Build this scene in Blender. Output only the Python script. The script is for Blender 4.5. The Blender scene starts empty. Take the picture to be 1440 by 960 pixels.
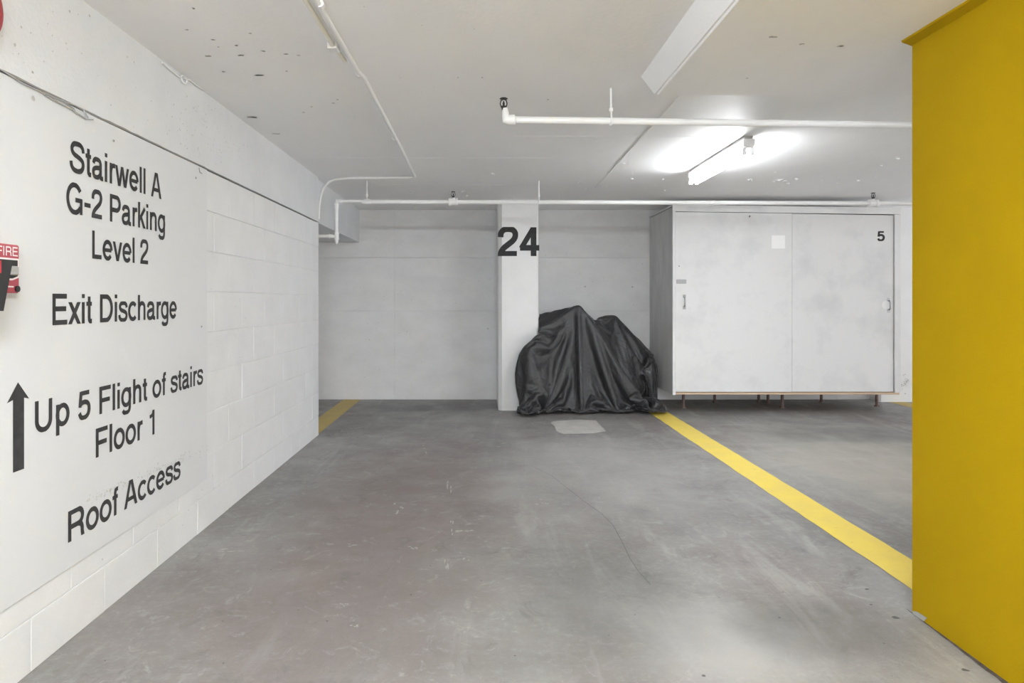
import bpy, bmesh, math, random
from mathutils import Vector, Matrix

# ---------------------------------------------------------------- camera, world, light, exposure
SC = bpy.context.scene
C = SC.collection
cam_data = bpy.data.cameras.new('camera')
cam_data.lens = 24.25; cam_data.sensor_width = 36
cam_data.shift_x = 42 / 1440; cam_data.shift_y = -58 / 1440
cam_data.clip_start = 0.05
cam = bpy.data.objects.new('camera', cam_data); C.objects.link(cam)
cam.location = (0, 0, 1.12); cam.rotation_euler = (math.pi / 2, 0, 0)
SC.camera = cam
world = bpy.data.worlds.new('world'); SC.world = world; world.use_nodes = True
world.node_tree.nodes['Background'].inputs[0].default_value = (0.97, 0.98, 1.0, 1)
world.node_tree.nodes['Background'].inputs[1].default_value = 1.15
SC.view_settings.view_transform = 'Standard'; SC.view_settings.look = 'None'
SC.view_settings.gamma = 1; SC.view_settings.use_curve_mapping = False
SC.view_settings.exposure = 1.78
TUBE = 135.0          # brightness of the fluorescent tubes
try:
    SC.cycles.max_bounces = 12; SC.cycles.diffuse_bounces = 8
except Exception: pass
rnd = random.Random(7)

# ---------------------------------------------------------------- materials
def nodes_of(m):
    m.use_nodes = True
    return m.node_tree.nodes, m.node_tree.links
def plain(name, col, rough=0.6, metal=0.0):
    m = bpy.data.materials.new(name); n, l = nodes_of(m); b = n['Principled BSDF']
    b.inputs['Base Color'].default_value = (*col, 1); b.inputs['Roughness'].default_value = rough
    b.inputs['Metallic'].default_value = metal
    return m
def surf(name, col, col2, scale, rough=0.6, bump=0.15, bscale=60, stretch=(1, 1, 1), lo=0.35, hi=0.7, spots=None, dist=0.004):
    """two paint/concrete tones mixed by noise, fine relief, optional sparse dark specks"""
    m = bpy.data.materials.new(name); n, l = nodes_of(m); b = n['Principled BSDF']
    g = n.new('ShaderNodeNewGeometry')
    mp = n.new('ShaderNodeMapping'); mp.inputs['Scale'].default_value = stretch
    l.new(g.outputs['Position'], mp.inputs['Vector'])
    t = n.new('ShaderNodeTexNoise'); t.inputs['Scale'].default_value = scale; t.inputs['Detail'].default_value = 7; t.inputs['Roughness'].default_value = .6
    l.new(mp.outputs[0], t.inputs['Vector'])
    r = n.new('ShaderNodeMapRange'); r.inputs[1].default_value = lo; r.inputs[2].default_value = hi
    l.new(t.outputs[0], r.inputs[0])
    mx = n.new('ShaderNodeMix'); mx.data_type = 'RGBA'
    mx.inputs[6].default_value = (*col, 1); mx.inputs[7].default_value = (*col2, 1)
    l.new(r.outputs[0], mx.inputs[0]); out = mx.outputs[2]
    if spots:
        v = n.new('ShaderNodeTexVoronoi'); v.inputs['Scale'].default_value = spots[0]; l.new(g.outputs['Position'], v.inputs['Vector'])
        n2 = n.new('ShaderNodeTexNoise'); n2.inputs['Scale'].default_value = 1.3; l.new(g.outputs['Position'], n2.inputs['Vector'])
        a = n.new('ShaderNodeMath'); a.operation = 'LESS_THAN'; a.inputs[1].default_value = spots[1]; l.new(v.outputs['Distance'], a.inputs[0])
        c2 = n.new('ShaderNodeMath'); c2.operation = 'GREATER_THAN'; c2.inputs[1].default_value = spots[2]; l.new(n2.outputs[0], c2.inputs[0])
        d = n.new('ShaderNodeMath'); d.operation = 'MULTIPLY'; l.new(a.outputs[0], d.inputs[0]); l.new(c2.outputs[0], d.inputs[1])
        m2 = n.new('ShaderNodeMix'); m2.data_type = 'RGBA'; m2.inputs[7].default_value = (*spots[3], 1)
        l.new(out, m2.inputs[6]); l.new(d.outputs[0], m2.inputs[0]); out = m2.outputs[2]
    l.new(out, b.inputs['Base Color']); b.inputs['Roughness'].default_value = rough
    nb = n.new('ShaderNodeTexNoise'); nb.inputs['Scale'].default_value = bscale; nb.inputs['Detail'].default_value = 5
    l.new(g.outputs['Position'], nb.inputs['Vector'])
    bp = n.new('ShaderNodeBump'); bp.inputs['Strength'].default_value = bump; bp.inputs['Distance'].default_value = dist
    l.new(nb.outputs[0], bp.inputs['Height']); l.new(bp.outputs[0], b.inputs['Normal'])
    return m
def glow(name, col, k):
    m = bpy.data.materials.new(name); n, l = nodes_of(m); n.remove(n['Principled BSDF'])
    e = n.new('ShaderNodeEmission'); e.inputs[0].default_value = (*col, 1); e.inputs[1].default_value = k
    l.new(e.outputs[0], n['Material Output'].inputs[0]); return m

W_BLOCK = surf('painted_block', (.74, .75, .76), (.69, .70, .71), 5, .55, .35, 90)
W_BEAM = surf('painted_beam', (.71, .725, .745), (.65, .665, .685), 3, .55, .3, 70, spots=(30, .08, .60, (.58, .58, .58)))
W_SIGN = surf('painted_panel', (.68, .695, .715), (.65, .667, .687), 2, .5, .15, 40)
W_BACK = surf('painted_concrete', (.67, .67, .67), (.60, .60, .60), 3.5, .6, .35, 110, (1, 1, 1.6), spots=(14, .05, .5, (.4, .4, .4)))
W_CEIL = surf('painted_slab', (.93, .93, .94), (.88, .88, .89), 2.2, .5, .25, 45, (1, .4, 1), spots=(11, .03, .58, (.55, .55, .55)))
W_COL = surf('painted_column', (.78, .78, .78), (.73, .73, .73), 4, .5, .2, 80)
W_PIPE = plain('pipe_paint', (.80, .80, .80), .4)
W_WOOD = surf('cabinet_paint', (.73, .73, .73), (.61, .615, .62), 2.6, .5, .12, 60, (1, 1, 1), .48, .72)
W_WOOD_SHADE = surf('cabinet_shaded_side', (.60, .60, .60), (.48, .48, .48), 6, .6, .15, 60, (1, 1, .35))  # cabinet paint darkened: shade of the left side put into the colour
PLY = surf('plywood_edge', (.62, .47, .33), (.50, .36, .24), 14, .7, .1, 60, (.4, 1, 8))
RUST = surf('rusty_leg', (.20, .13, .11), (.10, .07, .065), 30, .7, .2, 120)
YELLOW_WALL = surf('yellow_wall_paint', (.385, .245, .0), (.36, .226, .0), 2.5, .75, .3, 130, dist=.003)
BLACKP = surf('black_lettering', (.026, .026, .028), (.042, .042, .044), 30, .85, .05, 90)
DARKP = plain('dark_mark', (.10, .10, .10), .8)
GREYP = plain('grey_mark', (.38, .38, .38), .8)
PITM = plain('pit_grey', (.47, .465, .46), .9)
JOINTM = plain('joint_grey', (.26, .25, .24), .9)
GREYM = plain('bare_grey', (.36, .36, .35), .7)
DIRT = surf('dirt', (.05, .035, .025), (.12, .10, .09), 40, .9, .4, 90)
METAL = plain('handle_metal', (.30, .30, .30), .35, .7)
DARKM = plain('dark_metal', (.03, .03, .03), .45, .3)
BRONZE = plain('sprinkler_metal', (.035, .034, .032), .5, .3)
RED = surf('red_enamel', (.42, .015, .03), (.36, .012, .025), 20, .35, .02, 30)
REDP = surf('red_plastic', (.46, .075, .10), (.42, .065, .09), 20, .35, .02, 30)
WHITE_INK = plain('white_ink', (.85, .78, .78), .5)
PATCHM = surf('patch_concrete', (.52, .50, .47), (.42, .41, .39), 9, .8, .3, 90)
TUBEM = glow('tube_light', (.90, .95, 1.0), TUBE)
TUBE_DIM = glow('dimmed_tube_light', (.94, .97, 1.0), TUBE * .19)  # tubes of the visible fixture, dimmed to limit glare on the ceiling

YELLOW_WALL.node_tree.nodes['Principled BSDF'].inputs['Specular IOR Level'].default_value = .15
def floor_material():
    m = bpy.data.materials.new('garage_floor'); n, l = nodes_of(m); b = n['Principled BSDF']
    g = n.new('ShaderNodeNewGeometry')
    def noise(scale, st=(1, 1, 1), detail=6, rough=.6, off=(0, 0, 0), dis=0.0):
        mp = n.new('ShaderNodeMapping'); mp.inputs['Scale'].default_value = st; mp.inputs['Location'].default_value = off
        l.new(g.outputs['Position'], mp.inputs['Vector'])
        t = n.new('ShaderNodeTexNoise'); t.inputs['Scale'].default_value = scale; t.inputs['Detail'].default_value = detail
        t.inputs['Roughness'].default_value = rough; t.inputs['Distortion'].default_value = dis
        l.new(mp.outputs[0], t.inputs['Vector']); return t.outputs[0]
    def rng(s, a, c, lo=0.0, hi=1.0):
        r = n.new('ShaderNodeMapRange'); r.interpolation_type = 'SMOOTHSTEP'
        r.inputs[1].default_value = a; r.inputs[2].default_value = c; r.inputs[3].default_value = lo; r.inputs[4].default_value = hi
        l.new(s, r.inputs[0]); return r.outputs[0]
    def mix(f, a, c):
        x = n.new('ShaderNodeMix'); x.data_type = 'RGBA'; l.new(f, x.inputs[0])
        for k, s in ((6, a), (7, c)):
            if isinstance(s, tuple): x.inputs[k].default_value = (*s, 1)
            else: l.new(s, x.inputs[k])
        return x.outputs[2]
    def mul(a, c):
        x = n.new('ShaderNodeMath'); x.operation = 'MULTIPLY'; l.new(a, x.inputs[0])
        if isinstance(c, float): x.inputs[1].default_value = c
        else: l.new(c, x.inputs[1])
        return x.outputs[0]
    def blob(cx, cy, rx, ry, soft=.5):
        mp = n.new('ShaderNodeMapping'); mp.inputs['Location'].default_value = (-cx / rx, -cy / ry, 0); mp.inputs['Scale'].default_value = (1 / rx, 1 / ry, 0)
        l.new(g.outputs['Position'], mp.inputs['Vector'])
        a = n.new('ShaderNodeVectorMath'); a.operation = 'LENGTH'; l.new(mp.outputs[0], a.inputs[0])
        s = n.new('ShaderNodeMath'); s.operation = 'ADD'; l.new(a.outputs['Value'], s.inputs[0])
        k = mul(noise(2.2, off=(cx, cy, 3)), 1.1); l.new(k, s.inputs[1])
        return rng(s.outputs[0], 1.25 - soft * .55, 1.70, 1.0, 0.0)
    base = mix(rng(noise(1.1, dis=.6), .35, .65), FLOOR_A, FLOOR_B)
    base = mix(mul(rng(noise(.75, (1.3, .45, 1), off=(4, 1, 0)), .46, .62), .55), base, FLOOR_RED)
    base = mix(mul(rng(noise(2.6, (2.2, .35, 1), 8, .65, dis=.8), .52, .72), .55), base, FLOOR_PALE)
    base = mix(mul(rng(noise(5, (.6, 2.4, 1), 9, .7), .55, .75), .45), base, FLOOR_DARK)
    base = mix(mul(rng(noise(28, detail=8, rough=.75), .45, .75), .35), base, FLOOR_PALE)
    base = mix(mul(rng(noise(60, detail=6, rough=.8), .58, .75), .5), base, FLOOR_DARK)
    base = mix(mul(blob(-.45, 3.6, .75, 2.4, .8), .85), base, FLOOR_RED)
    base = mix(mul(rng(noise(9, (1, 1, 1), 10, .78, dis=1.5), .53, .70), .6), base, FLOOR_PALE)
    base = mix(mul(rng(noise(6, (1, .8, 1), 10, .75, off=(8, 3, 0), dis=1), .52, .72), .65), base, FLOOR_DARK)
    # local tones: pale worn ground near the right, darker patch before the cabinet, dark left bay corner
    base = mix(mul(blob(.78, 2.25, .34, .40, .9), .8), base, FLOOR_PALE)
    base = mix(mul(blob(.75, 4.6, .8, 1.6, .9), .5), base, FLOOR_PALE)
    base = mix(mul(blob(2.7, 4.7, 1.0, 1.7, .8), .75), base, FLOOR_WARM)
    base = mix(mul(blob(2.9, 5.75, .9, .38, .5), .7), base, FLOOR_GREY)
    base = mix(mul(blob(-.6, 7.2, 1.3, .35, .6), .6), base, FLOOR_DARK)
    base = mix(mul(blob(1.15, 2.35, .35, .3, .5), .5), base, FLOOR_DARK)
    base = mix(mul(blob(.45, 2.6, .4, .8, .9), .4), base, FLOOR_DARK)
    l.new(base, b.inputs['Base Color'])
    l.new(rng(noise(3, dis=.4), .3, .7, .38, .62), b.inputs['Roughness'])
    bp = n.new('ShaderNodeBump'); bp.inputs['Strength'].default_value = .3; bp.inputs['Distance'].default_value = .004
    l.new(noise(55, detail=9, rough=.7), bp.inputs['Height']); l.new(bp.outputs[0], b.inputs['Normal'])
    return m
FLOOR_A = (.198, .193, .186); FLOOR_B = (.275, .269, .26); FLOOR_RED = (.195, .163, .156); FLOOR_PALE = (.42, .415, .40)
FLOOR_DARK = (.12, .117, .113); FLOOR_GREY = (.19, .19, .178); FLOOR_WARM = (.42, .40, .345)
FLOOR = floor_material()
def line_paint():
    m = surf('yellow_line_paint', (.86, .66, .09), (.78, .60, .12), 5, .55, .2, 70)
    n = m.node_tree.nodes; l = m.node_tree.links; b = n['Principled BSDF']
    src = b.inputs['Base Color'].links[0].from_socket
    g = n.new('ShaderNodeNewGeometry'); t = n.new('ShaderNodeTexNoise'); t.inputs['Scale'].default_value = 22; t.inputs['Detail'].default_value = 9; t.inputs['Roughness'].default_value = .75
    l.new(g.outputs['Position'], t.inputs['Vector'])
    r = n.new('ShaderNodeMapRange'); r.inputs[1].default_value = .60; r.inputs[2].default_value = .70; r.inputs[4].default_value = .6; l.new(t.outputs[0], r.inputs[0])
    x = n.new('ShaderNodeMix'); x.data_type = 'RGBA'; l.new(r.outputs[0], x.inputs[0]); l.new(src, x.inputs[6]); x.inputs[7].default_value = (.45, .38, .2, 1)
    l.new(x.outputs[2], b.inputs['Base Color']); return m
LINE = line_paint()
LINE_OLD = surf('old_yellow_line', (.50, .37, .10), (.42, .32, .12), 8, .6, .2, 60)
def cover_material():
    m = surf('black_fabric', (.015, .015, .017), (.022, .022, .024), 3, .48, .12, 160)
    n = m.node_tree.nodes; b = n['Principled BSDF']
    b.inputs['Sheen Weight'].default_value = .2; b.inputs['Sheen Roughness'].default_value = .4
    b.inputs['Specular IOR Level'].default_value = .6
    l = m.node_tree.links
    g = n.new('ShaderNodeNewGeometry'); t = n.new('ShaderNodeTexNoise'); t.inputs['Scale'].default_value = 9; t.inputs['Detail'].default_value = 3; t.inputs['Distortion'].default_value = 1.2
    l.new(g.outputs['Position'], t.inputs['Vector'])
    bp = n.new('ShaderNodeBump'); bp.inputs['Strength'].default_value = .55; bp.inputs['Distance'].default_value = .02
    l.new(t.outputs[0], bp.inputs['Height'])
    old = b.inputs['Normal'].links[0].from_node; l.new(bp.outputs[0], old.inputs['Normal'])
    return m
COVER = cover_material()

# ---------------------------------------------------------------- mesh helpers
def obj(name, bm, mat, parent=None, smooth=False):
    me = bpy.data.meshes.new(name); bm.normal_update(); bm.to_mesh(me); bm.free()
    if mat: me.materials.append(mat)
    if smooth:
        for p in me.polygons: p.use_smooth = True
        try: me.set_sharp_from_angle(angle=math.radians(40))
        except Exception: pass
    o = bpy.data.objects.new(name, me); C.objects.link(o)
    if parent: o.parent = parent; 
    return o
def empty(name, loc=(0, 0, 0)):
    o = bpy.data.objects.new(name, None); C.objects.link(o); o.location = loc; o.empty_display_size = .1
    return o
def tag(o, label=None, cat=None, group=None, kind=None):
    if label: o['label'] = label
    if cat: o['category'] = cat
    if group: o['group'] = group
    if kind: o['kind'] = kind
    return o
def box(a, b, bev=0.0, bm=None):
    bm = bm or bmesh.new()
    r = bmesh.ops.create_cube(bm, size=1)
    for v in r['verts']: v.co = Vector([(a[i] + b[i]) / 2 + v.co[i] * (b[i] - a[i]) for i in range(3)])
    if bev: bmesh.ops.bevel(bm, geom=list({e for v in r['verts'] for e in v.link_edges}), offset=bev, segments=1, affect='EDGES')
    return bm
def poly(pts, bm=None):
    bm = bm or bmesh.new(); bm.faces.new([bm.verts.new(p) for p in pts]); return bm
def slabpoly(pts, d, bm=None):
    """flat polygon given thickness by vector d"""
    bm = bm or bmesh.new(); d = Vector(d)
    a = [bm.verts.new(p) for p in pts]; b = [bm.verts.new(Vector(p) + d) for p in pts]; k = len(a)
    bm.faces.new(a); bm.faces.new(b[::-1])
    for i in range(k): bm.faces.new((a[i], b[i], b[(i + 1) % k], a[(i + 1) % k]))
    bmesh.ops.recalc_face_normals(bm, faces=bm.faces); return bm
def tube(path, r, seg=14, bm=None, caps=True):
    bm = bm or bmesh.new(); P = [Vector(p) for p in path]; rings = []
    up = Vector((0, 0, 1)); prev = None
    for i, p in enumerate(P):
        t = ((P[i] - P[i - 1]).normalized() if i else Vector()) + ((P[i + 1] - P[i]).normalized() if i < len(P) - 1 else Vector())
        t.normalize()
        if prev is None:
            s = t.cross(up);
            if s.length < .1: s = t.cross(Vector((1, 0, 0)))
        else: s = prev - t * prev.dot(t)
        s.normalize(); prev = s; u = t.cross(s)
        rr = r[i] if isinstance(r, (list, tuple)) else r
        rings.append([bm.verts.new(p + s * (rr * math.cos(2 * math.pi * k / seg)) + u * (rr * math.sin(2 * math.pi * k / seg))) for k in range(seg)])
    for a, b in zip(rings, rings[1:]):
        for k in range(seg): bm.faces.new((a[k], a[(k + 1) % seg], b[(k + 1) % seg], b[k]))
    if caps: bm.faces.new(rings[0][::-1]); bm.faces.new(rings[-1])
    bmesh.ops.recalc_face_normals(bm, faces=bm.faces)
    return bm
def arc3(c, a, b, n=8):
    """quarter bend from c+a to c+b around c+a+b corner"""
    c, a, b = Vector(c), Vector(a), Vector(b); o = c + a + b
    return [o - b * math.cos(t) - a * math.sin(t) for t in [math.pi / 2 * k / n for k in range(n + 1)]]

# ---------------------------------------------------------------- lettering (own stroke letters)
def earc(cx, cy, rx, ry, a0, a1, n=18):
    return [(cx + rx * math.cos(math.radians(a0 + (a1 - a0) * k / n)), cy + ry * math.sin(math.radians(a0 + (a1 - a0) * k / n))) for k in range(n + 1)]
def spl(pts, n=6):
    q = [pts[0]] + list(pts) + [pts[-1]]; out = []
    for i in range(1, len(q) - 2):
        p0, p1, p2, p3 = q[i - 1:i + 3]
        for k in range(n):
            t = k / n
            out.append(tuple(.5 * ((2 * p1[d]) + (-p0[d] + p2[d]) * t + (2 * p0[d] - 5 * p1[d] + 4 * p2[d] - p3[d]) * t * t + (-p0[d] + 3 * p1[d] - 3 * p2[d] + p3[d]) * t ** 3) for d in (0, 1)))
    out.append(pts[-1]); return out
S_BIG = spl([(586, 500), (560, 596), (462, 662), (335, 668), (195, 645), (120, 560), (138, 468), (225, 408), (345, 378), (465, 342), (560, 285), (580, 185), (520, 85), (400, 40), (320, 36), (190, 60), (105, 130), (80, 238)])
BOWL_P = [(130, 666), (390, 666)] + earc(400, 493, 172, 173, 90, -90, 12) + [(390, 320), (130, 320)]
GL = {  # advance, strokes [(points, closed, weight)], clip low, clip high
'S': (667, [(S_BIG, 0, 1)], -19, 737),
's': (500, [([(x * .74 + 5, y * .735) for x, y in S_BIG], 0, .93)], -15, 538),
't': (278, [([(142, 660), (142, 140), (150, 80), (185, 50), (262, 47)], 0, 1), ([(15, 480), (255, 480)], 0, .85)], -8, 660),
'a': (556, [(spl([(88, 360), (115, 435), (185, 476), (265, 482), (360, 462), (408, 400), (412, 320)]) + [(412, 110), (424, 55), (470, 42), (530, 46)], 0, .97), (spl([(412, 315), (330, 285), (185, 262), (98, 215), (80, 140), (115, 65), (195, 40), (290, 52), (375, 108), (412, 195)]), 0, .95)], -14, 538),
'i': (222, [([(111, 0), (111, 523)], 0, 1), ([(111, 618), (111, 718)], 0, 1)], 0, 718),
'l': (222, [([(111, 0), (111, 718)], 0, 1)], 0, 718),
'r': (333, [([(125, 0), (125, 523)], 0, 1), (spl([(125, 290), (150, 400), (215, 462), (335, 472)]), 0, .97)], 0, 538),
'w': (722, [([(55, 560), (215, -40)], 0, .95), ([(205, -40), (371, 560)], 0, .95), ([(351, 560), (517, -40)], 0, .95), ([(507, -40), (667, 560)], 0, .95)], 0, 523),
'e': (556, [([(80, 262), (478, 262)], 0, .82), (earc(278, 262, 200, 222, 0, 322, 26), 0, .97)], -15, 538),
'A': (667, [([(55, -40), (321, 760)], 0, 1), ([(612, -40), (346, 760)], 0, 1), ([(160, 220), (507, 220)], 0, .9)], 0, 718),
'G': (778, [(earc(385, 359, 290, 325, 35, 325, 28), 0, 1), ([(410, 335), (705, 335)], 0, .9), ([(655, 378), (655, 0)], 0, .95)], -19, 737),
'-': (333, [([(25, 275), (305, 275)], 0, .9)], 0, 718),
'2': (556, [(spl([(80, 470), (92, 575), (165, 652), (280, 672), (400, 648), (460, 570), (455, 470), (395, 380), (280, 290), (160, 195), (90, 90), (75, -20)]), 0, 1), ([(30, 52), (505, 52)], 0, 1)], 0, 725),
'P': (667, [([(130, 0), (130, 718)], 0, 1), (BOWL_P, 0, 1)], 0, 718),
'k': (500, [([(115, 0), (115, 718)], 0, 1), ([(460, 570), (95, 195)], 0, .95), ([(215, 320), (470, -60)], 0, .98)], 0, 718),
'n': (556, [([(120, 0), (120, 523)], 0, 1), (spl([(120, 290), (150, 410), (240, 478), (350, 474), (420, 415), (434, 320)]) + [(434, 0)], 0, .97)], 0, 538),
'g': (556, [(earc(268, 262, 195, 222, 0, 360, 28), 1, .97), ([(440, 523), (440, -20)] + spl([(436, -60), (410, -125), (340, -165), (250, -172), (150, -152), (95, -85)]), 0, .97)], -225, 538),
'L': (556, [([(130, 0), (130, 718)], 0, 1), ([(130, 52), (525, 52)], 0, 1)], 0, 718),
'v': (500, [([(48, 560), (262, -40)], 0, 1), ([(452, 560), (238, -40)], 0, 1)], 0, 523),
'E': (667, [([(130, 0), (130, 718)], 0, 1), ([(130, 666), (610, 666)], 0, 1), ([(130, 370), (580, 370)], 0, .95), ([(130, 52), (620, 52)], 0, 1)], 0, 718),
'x': (500, [([(40, -40), (460, 563)], 0, 1), ([(460, -40), (40, 563)], 0, 1)], 0, 523),
'D': (722, [([(130, 0), (130, 718)], 0, 1), ([(130, 666), (330, 666)] + earc(345, 359, 275, 307, 90, -90, 16) + [(330, 52), (130, 52)], 0, 1)], 0, 718),
'c': (500, [(earc(278, 262, 203, 222, 42, 318, 22), 0, .97)], -15, 538),
'h': (556, [([(120, 0), (120, 718)], 0, 1), (spl([(120, 290), (150, 410), (240, 478), (350, 474), (420, 415), (434, 320)]) + [(434, 0)], 0, .97)], 0, 718),
'U': (722, [([(135, 718), (135, 260)] + earc(361, 255, 226, 220, 180, 360, 16) + [(587, 260), (587, 718)], 0, 1)], -19, 718),
'p': (556, [([(115, -207), (115, 523)], 0, 1), (earc(290, 262, 192, 222, 0, 360, 28), 1, .97)], -207, 538),
'5': (556, [([(140, 660), (480, 660)], 0, 1), ([(150, 700), (105, 310)], 0, 1), (spl([(95, 355), (180, 412), (290, 428), (405, 390), (462, 300), (455, 165), (385, 75), (265, 38), (145, 65), (78, 175)]), 0, 1)], -15, 712),
'F': (611, [([(130, 0), (130, 718)], 0, 1), ([(130, 666), (575, 666)], 0, 1), ([(130, 350), (530, 350)], 0, .95)], 0, 718),
'f': (278, [([(145, 0), (145, 590), (165, 655), (215, 675), (275, 672)], 0, .97), ([(15, 480), (260, 480)], 0, .85)], 0, 725),
'o': (556, [(earc(278, 262, 205, 222, 0, 360, 30), 1, .97)], -15, 538),
'1': (556, [([(330, 0), (330, 718)], 0, 1), (spl([(110, 545), (210, 560), (285, 610), (315, 718)]), 0, .85)], 0, 718),
'R': (722, [([(130, 0), (130, 718)], 0, 1), ([(130, 666), (430, 666)] + earc(440, 500, 165, 166, 90, -90, 12) + [(430, 334), (130, 334)], 0, 1), (spl([(440, 334), (540, 295), (585, 215), (592, 100), (625, -30)]), 0, 1)], 0, 718),
'4': (556, [([(385, 0), (385, 718)], 0, 1), ([(30, 205), (535, 205)], 0, .95), ([(400, 735), (60, 190)], 0, .9)], 0, 718),
'I': (278, [([(139, 0), (139, 718)], 0, 1)], 0, 718),
' ': (278, [], 0, 718)}
def glyph(bm, ch, x0, weight, sx, sy, place, out):
    adv, strokes, lo, hi = GL[ch]
    for si, (pts, closed, w) in enumerate(strokes):
        h = 52 * weight * w
        P = [Vector(p) for p in pts]; N = len(P); A = []; B = []
        g = bmesh.new()
        if closed: P = P[:-1] if (P[0] - P[-1]).length < 1 else P; N = len(P)
        for i in range(N):
            a = P[i - 1] if (i or closed) else None; b = P[(i + 1) % N] if (i < N - 1 or closed) else None
            d1 = (P[i] - a).normalized() if a is not None and (P[i] - a).length > 1e-6 else None
            d2 = (b - P[i]).normalized() if b is not None and (b - P[i]).length > 1e-6 else None
            if d1 is None: d1 = d2
            if d2 is None: d2 = d1
            n1 = Vector((-d1.y, d1.x)); n2 = Vector((-d2.y, d2.x)); m = (n1 + n2)
            m = m.normalized() if m.length > 1e-6 else n1
            k = h / max(.45, m.dot(n1))
            A.append(g.verts.new((*(P[i] + m * k), 0))); B.append(g.verts.new((*(P[i] - m * k), 0)))
        for i in range(N if closed else N - 1):
            j = (i + 1) % N
            try: g.faces.new((A[i], A[j], B[j], B[i]))
            except ValueError: pass
        for yy, nn in ((lo, -1), (hi, 1)):
            bmesh.ops.bisect_plane(g, geom=g.verts[:] + g.edges[:] + g.faces[:], plane_co=(0, yy, 0), plane_no=(0, nn, 0), clear_outer=True)
        mp = {}
        for v in g.verts: mp[v] = bm.verts.new(Vector(place(x0 + v.co.x * sx, v.co.y * sy)) + out * (si * .0003))
        for f in g.faces:
            try: bm.faces.new([mp[v] for v in f.verts])
            except ValueError: pass
        g.free()
    return adv
def text(s, width, cap, place, weight=1.0, out=Vector((1, 0, 0))):
    """lettering 'width' wide with capital height 'cap'; place(u, v) maps to the surface"""
    bm = bmesh.new(); tot = sum(GL[c][0] for c in s) - 120; sx = width / tot; sy = cap / 718; x = -60 * sx
    for c in s: x += glyph(bm, c, x, weight, sx, sy, place, out) * sx
    return bm

# photograph pixel -> point on one of the known planes (used once to lay marks out at their true place)
F = 970.0; CX = 678; CY = 422; H = 1.12
def on_left(px, py, x=-1.358):      # left wall
    s = (CX - px) / -x; return Vector((x, F / s, H + (CY - py) / s))
def on_ceil(px, py, z=2.1385):
    s = (CY - py) / (z - H); return Vector(((px - CX) / s, F / s, z))
def on_floor(px, py, z=.0012):
    s = (CY - py) / (z - H); return Vector(((px - CX) / s, F / s, z))
def on_y(px, py, y):
    s = F / y; return Vector(((px - CX) / s, y, H + (CY - py) / s))


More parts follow.
